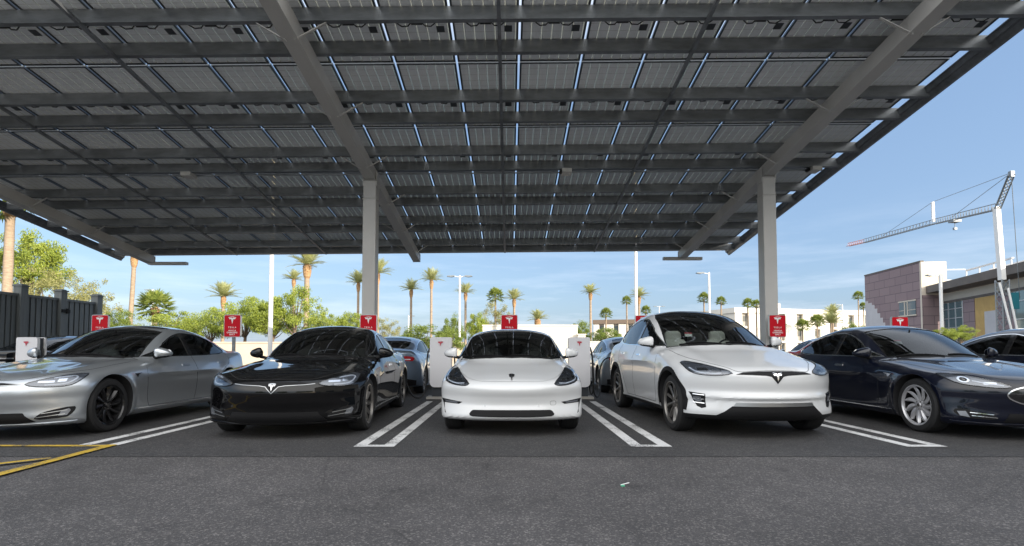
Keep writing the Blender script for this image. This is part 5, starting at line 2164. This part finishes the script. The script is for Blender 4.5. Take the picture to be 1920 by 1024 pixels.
# ---- hotel
def hotel(label, u0, u1, v0, Y0, Y1, storeys, bay, m, roofm, n_win, name='hotel_building', z_override=None):
    a, c = at(u0, v0, Y0), at(u1, v0, Y1)
    zt = a.z if z_override is None else z_override
    d = Vector((c.x - a.x, c.y - a.y, 0))
    Ln = d.length
    t = thing(name, label, 'building', (a.x, a.y, 0), math.atan2(d.y, d.x))
    b = MB()
    b.box((0, 0.6, 0), (Ln, 12, zt - .9))
    b.build('wall', m, t)
    b = MB()
    b.box((-.2, -.15, zt - .9), (Ln + .2, 12.2, zt))
    b.build('roof', roofm, t)
    fh = (zt - .9) / storeys
    b = MB()
    for k in range(storeys + 1):
        if k < storeys:
            b.box((0, 0.05, fh * k + (fh * .62 if 0 else 0) - .15 if k else 0), (Ln, .599, fh * k + .22 if k else .3))
    b.build('floor_band', m, t)
    for i in range(n_win):
        x = Ln * (i + .5) / n_win
        w = Ln / n_win
        pb = MB()
        pb.box((x - w * .5, 0.02, 0), (x - w * .12, .597, zt - .902))
        pb.build('bay_wall', m, t)
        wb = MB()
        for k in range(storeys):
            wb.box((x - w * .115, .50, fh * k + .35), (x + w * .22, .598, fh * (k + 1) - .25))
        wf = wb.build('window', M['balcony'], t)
        gb = MB()
        for k in range(storeys):
            gb.box((x - w * .09, .46, fh * k + 1.1), (x + w * .18, .497, fh * (k + 1) - .5))
        gb.build('pane', M['window_dark'], wf)
        pb2 = MB()
        pb2.box((x + w * .225, 0.02, 0), (x + w * .4995, .597, zt - .902))
        pb2.build('bay_wall', m, t)
    return t


h1 = hotel('long white hotel with a flat roof behind the palms at the right', 1378, 1640, 577, 96, 104, 3, 4, M['hotel'], M['hotel'], 8)
b = MB()
b.box((9.6, 3, 9.0), (12.2, 6, 9.9))
b.box((7.6, 3.2, 9.25), (9.2, 4.4, 9.5))
b.build('roof_plant', M['hotel'], h1)
hotel('far hotel wing with a brown roof seen between the lamp pole and the tall palm', 1113, 1400, 600, 120, 112, 2, 4, M['hotel'], M['brown_roof'], 10)

# ---- mauve building under construction
mb_ = thing('mauve_building', 'mauve panelled commercial building under construction at the right', 'building', (0, 0, 0))
pA0, pA1 = at(1621, 518, 69.3), at(1726, 491, 58.0)
pB1 = at(1774, 490, 57.7)
pC1 = at(2010, 481, 37.6)
zA = pA1.z


def wall_quad(name, p, q, z0, z1, m, parent, off=0.0, back=.3):
    p, q = Vector((p.x, p.y, 0)), Vector((q.x, q.y, 0))
    d = (q - p).normalized()
    n = Vector((d.y, -d.x, 0))
    b = MB()
    L_ = (q - p).length
    o_ = link(name, None, parent)
    bpy.data.objects.remove(o_)
    b.box((0, -off, z0), (L_, back, z1))
    ob = b.build(name, m, parent)
    ob.location = p
    ob.rotation_euler = (0, 0, math.atan2(d.y, d.x))
    return ob


wA = wall_quad('side_wall', pA0, pA1, 0, zA, M['purple'], mb_, 0, .25)
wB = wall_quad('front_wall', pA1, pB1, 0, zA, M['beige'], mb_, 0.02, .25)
b = MB()
b.prism([(pA0.x + .3, pA0.y), (pA1.x + .3, pA1.y + .28), (pB1.x - .02, pB1.y + .28), (53.5, 69.0)], lambda u, v, q: (u, v, q), 0, zA - .05)
b.build('building_core', M['sheath'], mb_)
wall_quad('front_lower_mauve', pA1, pB1, 0, zA - 3.6, M['purple'], mb_, 0.06, -.021)  # mauve over the lower part of the front wall, beige above
LA = (Vector((pA1.x - pA0.x, pA1.y - pA0.y))).length


def on(wallobj, boxes, name, m, label=None):
    b = MB()
    for a, c in boxes:
        b.box(a, c)
    o_ = b.build(name, m, mb_)
    o_.location = wallobj.location
    o_.rotation_euler = wallobj.rotation_euler
    return o_


on(wA, [((-.03, -.05, zA), (LA + .03, .3, zA + .14))], 'parapet_cap', M['eave'])
# exposed sheathing with a stepped edge, low at the left



def seg_on(p, q, u):
    """distance along wall p-q of image column u"""
    k = (u - CX) / (F_PX * math.cos(PITCH))
    ln = math.hypot(q.x - p.x, q.y - p.y)
    dx, dy = (q.x - p.x) / ln, (q.y - p.y) / ln
    return (k * p.y - p.x) / (dx - k * dy)


steps = []
edges = [1621.5, 1629, 1636, 1641, 1646, 1651, 1656, 1660, 1664, 1690, 1704, 1726]
hs = [7.3, 7.0, 6.7, 6.2, 5.6, 5.0, 4.4, 3.4, 1.0, 1.6, 2.4]
for a, c, h in zip(edges[:-1], edges[1:], hs):
    steps.append(((max(0, seg_on(pA0, pA1, a)), -.03, 0), (seg_on(pA0, pA1, c) - .002, -.001, h)))
on(wA, steps, 'bare_sheathing', M['sheath'])
xw, xe = seg_on(pA0, pA1, 1688), seg_on(pA0, pA1, 1719)
W3 = xe - xw
on(wA, [((xw, -.06, 5.0), (xe, -.001, 6.5))], 'window', M['window_dark'])
on(wA, [((xw - .1, -.12, 4.85), (xe + .1, -.061, 4.99)), ((xw - .1, -.12, 6.48), (xe + .1, -.061, 6.62)), ((xw + W3 * .33, -.10, 4.995), (xw + W3 * .38, -.061, 6.479)), ((xw + W3 * .5, -.10, 4.995), (xw + W3 * .54, -.061, 6.479)), ((xw, -.09, 5.5), (xw + W3 * .329, -.061, 5.56)), ((xw + W3 * .541, -.09, 5.5), (xe, -.061, 5.56))], 'window_frame', M['beige'])
# long wing coming towards the viewer
d = Vector((pC1.x - pB1.x, pC1.y - pB1.y, 0))
zC = 7.9
pC0 = at(1766, 538, 57.4)
pC1 = Vector((pC0.x + (41.6 - 45.6) * 1.75, 57.4 + (44.3 - 57.4) * 1.75, 0))
wC = wall_quad('wing_wall', pC0, pC1, 0, zC - .9, M['beige'], mb_, 0, .4)
LC = (Vector((pC1.x - pC0.x, pC1.y - pC0.y))).length
on(wC, [((-.3, -1.4, zC - .75), (LC, 9, zC))], 'eave', M['eave'])
on(wC, [((0, -.12, 6.0), (LC, -.002, 6.2))], 'string_course', M['eave'])


def seg(u):
    """distance along the wing wall of image column u"""
    p, q = Vector((pC0.x, pC0.y)), Vector((pC1.x, pC1.y))
    k = (u - CX) / (F_PX * math.cos(PITCH))
    dx, dy = (q.x - p.x) / LC, (q.y - p.y) / LC
    return (k * p.y - p.x) / (dx - k * dy)


s0, s1, s2, s3, s4, s5 = seg(1768), seg(1808), seg(1830), seg(1873), seg(1880), seg(1905)
on(wC, [((s0, -.05, 0), (s1, -.001, 5.95))], 'glazing', M['teal_glass'])
fr = []
for i in range(4):
    xx = s0 + (s1 - s0) * i / 3
    fr.append(((xx - .05, -.10, 0), (xx + .05, -.051, 5.95)))
for k in range(6):
    for i in range(3):
        a, c = s0 + (s1 - s0) * i / 3 + .051, s0 + (s1 - s0) * (i + 1) / 3 - .051
        fr.append(((a, -.10, .95 * k + .5), (c, -.051, .95 * k + .56)))
on(wC, fr, 'window_frame', M['mullion'])
on(wC, [((s1 + .06, -.08, 0), (s2, -.001, 5.95))], 'cladding', M['purple'])
on(wC, [((s2 + .06, -.05, 0), (s3, -.001, 5.95))], 'ochre_panel', M['ochre'])
on(wC, [((s2 + (s3 - s2) * .45, -.08, 0), (s3, -.051, 4.6))], 'gray_door', M['sheath'])
on(wC, [((s3 + .06, -.08, 0), (s5, -.001, 5.95))], 'cladding', M['purple'])
on(wC, [((s5 + .06, -.05, 0), (LC, -.001, 5.95))], 'glazing', M['teal_glass'])
fr = []
nn = 5
for i in range(nn):
    xx = s5 + .1 + (LC - s5) * i / nn
    fr.append(((xx - .05, -.10, 0), (xx + .05, -.051, 5.95)))
for k in range(4):
    fr.append(((s5 + .16, -.13, 1.5 * k + .6), (LC, -.1005, 1.5 * k + .67)))
on(wC, fr, 'window_frame', M['mullion'])
on(wC, [((1.5, 1.5, zC + 1.3), (9.5, 1.7, zC + 1.42)), ((1.5, 3.5, zC + 1.3), (9.5, 3.7, zC + 1.42))] + [((x_, 1.5, zC), (x_ + .1, 1.6, zC + 1.3)) for x_ in (1.5, 4, 6.5, 9.3)] + [((1.8, 2, zC), (3.2, 3.4, zC + .7)), ((4.4, 2, zC), (5.6, 3, zC + .8))], 'roof_frame', M['white_steel'])
on(wB, [((2.6, .3, zA - .9), (4.6, .36, zA - .8)), ((2.6, .3, zA - 2.0), (4.0, .36, zA - 1.93))], 'scaffold_pole', M['white_steel'])

# ---- crane
Yc = 40
cb_, ct = at(1883, 612, Yc), at(1868, 388, Yc)
crane = thing('tower_crane', 'white tower crane with a long gray and red jib above the mauve building', 'crane', (cb_.x, Yc, 0))


def rel(p):
    return Vector((p.x - cb_.x, p.y - Yc, p.z))


b = MB()
mid = rel(at(1879, 525, Yc))
top = rel(ct)
b.beam(mid, top, .34, .34, up=(0, 1, 0))
b.build('mast', M['white_steel'], crane)


def lattice(b, p, q, w, n, r, mi=0):
    p, q = Vector(p), Vector(q)
    d = (q - p).normalized()
    s = d.cross(Vector((0, 0, 1))).normalized() if abs(d.z) < .9 else Vector((1, 0, 0))
    u = s.cross(d)
    if abs(d.z) > .9:
        u = Vector((0, 1, 0))
    cor = [(s * w / 2 - u * w / 2), (-s * w / 2 - u * w / 2), (u * w / 2)] if abs(d.z) < .9 else [(s + u) * w / 2, (s - u) * w / 2, (-s - u) * w / 2, (u - s) * w / 2]
    for c in cor:
        b.tube([p + c, q + c], r, 5, mi)
    m_ = len(cor)
    for i in range(n):
        a, e = p.lerp(q, i / n), p.lerp(q, (i + 1) / n)
        for k in range(m_):
            b.tube([a + cor[k], e + cor[(k + 1) % m_]], r * .6, 4, mi)


b = MB()
base = rel(at(1883, 640, Yc))
base.z = 0
lattice(b, base, mid, .55, 9, .05)
b.build('lower_tower', M['gray_steel'], crane)
b = MB()
p = rel(at(1884, 560, Yc))
b.box((p.x + .1, p.y - .5, p.z - .8), (p.x + .6, p.y - .2, p.z + .4))
b.build('machine_box', M['teal_steel'], crane)
b = MB()
for (uu, vv, u2) in ((1874, 530, 1902), (1890, 540, 1912)):
    a = rel(at(uu, vv, Yc - .3))
    c = rel(at(u2, 640, Yc - .8))
    b.tube([a, c], .075, 8)
b.build('strut', M['white_steel'], crane)
# jib
Yt = 66
j0, j1, j2 = rel(at(1866, 388, Yc)), rel(at(1620, 452, 62)), rel(at(1590, 459, Yt))
jm_ = rel(at(1750, 416, 51))
b = MB()
lattice(b, j0, jm_, .46, 22, .035)
lattice(b, jm_, j1, .42, 24, .035)
b.build('jib', M['gray_steel'], crane)
b = MB()
lattice(b, j1, j2, .36, 8, .045)
b.build('jib_tip', M['pink_steel'], crane)
# A-frame, king post and stays
af = rel(at(1896, 324, Yc - 3))
b = MB()
lattice(b, rel(at(1870, 388, Yc)), af, .35, 10, .045)
b.box((af.x - .12, af.y - .12, af.z - .3), (af.x + .14, af.y + .12, af.z + .1))
b.build('a_frame', M['gray_steel'], crane)
kp = jm_ + Vector((0, 0, 1.9))
b = MB()
b.beam(jm_, kp, .22, .16, up=(0, 1, 0))
b.build('king_post', M['white_steel'], crane)
b = MB()
for pts in ([af, kp], [kp, j0.lerp(j1, .80)], [af, jm_.lerp(j0, .35)], [af, rel(at(1912, 560, Yc))]):
    b.tube(pts, .022, 5)
b.build('stay_cable', M['gray_steel'], crane)
b = MB()
tr_ = jm_.lerp(j0, .4)
b.box((tr_.x - .35, tr_.y - .3, tr_.z - .5), (tr_.x + .35, tr_.y + .3, tr_.z - .3))
b.tube([(tr_.x, tr_.y, tr_.z - .5), (tr_.x, tr_.y, tr_.z - .95)], .03, 5)
b.box((tr_.x - .12, tr_.y - .1, tr_.z - 1.15), (tr_.x + .12, tr_.y + .1, tr_.z - .95))
b.build('trolley', M['gray_steel'], crane)

# ================================================================== BEHIND THE VIEWER (shade and reflections)
t = thing('shade_block', 'plain tan block added out of view to the right to shade the bays', 'building', (22, -25, 0))  # unseen, added as a sun blocker; steps sized to keep the cars shaded
b = MB()
b.box((0, 0, 0), (30, 20, 16.2))
b.box((0.1, 20.01, 0), (30, 26.5, 10.3))
b.box((0.2, 26.51, 0), (30, 35, 9.3))
b.build('wall', M['beige'], t)
b = MB()
b.box((-.3, -.3, 16.2), (30.3, 20.3, 16.5))
b.box((-.3, 20.31, 10.3), (30.3, 26.5, 10.7))
b.box((-.3, 26.51, 9.3), (30.3, 35.3, 9.6))
b.build('roof', M['eave'], t)
for i in range(3):
    y = 2 + i * 11
    b = MB()
    b.box((-.04, y, .3), (-.001, y + 6, 3.4))
    b.build('window', M['window_dark'], t)
for (x, y, h, r, lab) in ((-16, -16, 6, 3.2, 'leafy tree behind the viewer, farthest left'), (-6, -20, 6.5, 3.4, 'leafy tree behind the viewer, left of centre'), (5, -17, 5.8, 3.0, 'leafy tree behind the viewer, right of centre'), (13, -21, 7, 3.5, 'leafy tree behind the viewer, farthest right')):
    t = thing('broadleaf_tree', lab, 'tree', (x, y, 0), 0, 'trees behind the viewer')
    me, cs = CROWNS['round']
    c = link('crown', me, t)
    c.location = (0, 0, h - r * .8)
    c.scale = (r, r, r)
    b = MB()
    b.tube([(0, 0, 0), (.1, 0, h * .3), (0, 0, h - r)], [.2, .15, .1], 8)
    b.build('trunk', M['bark'], t)
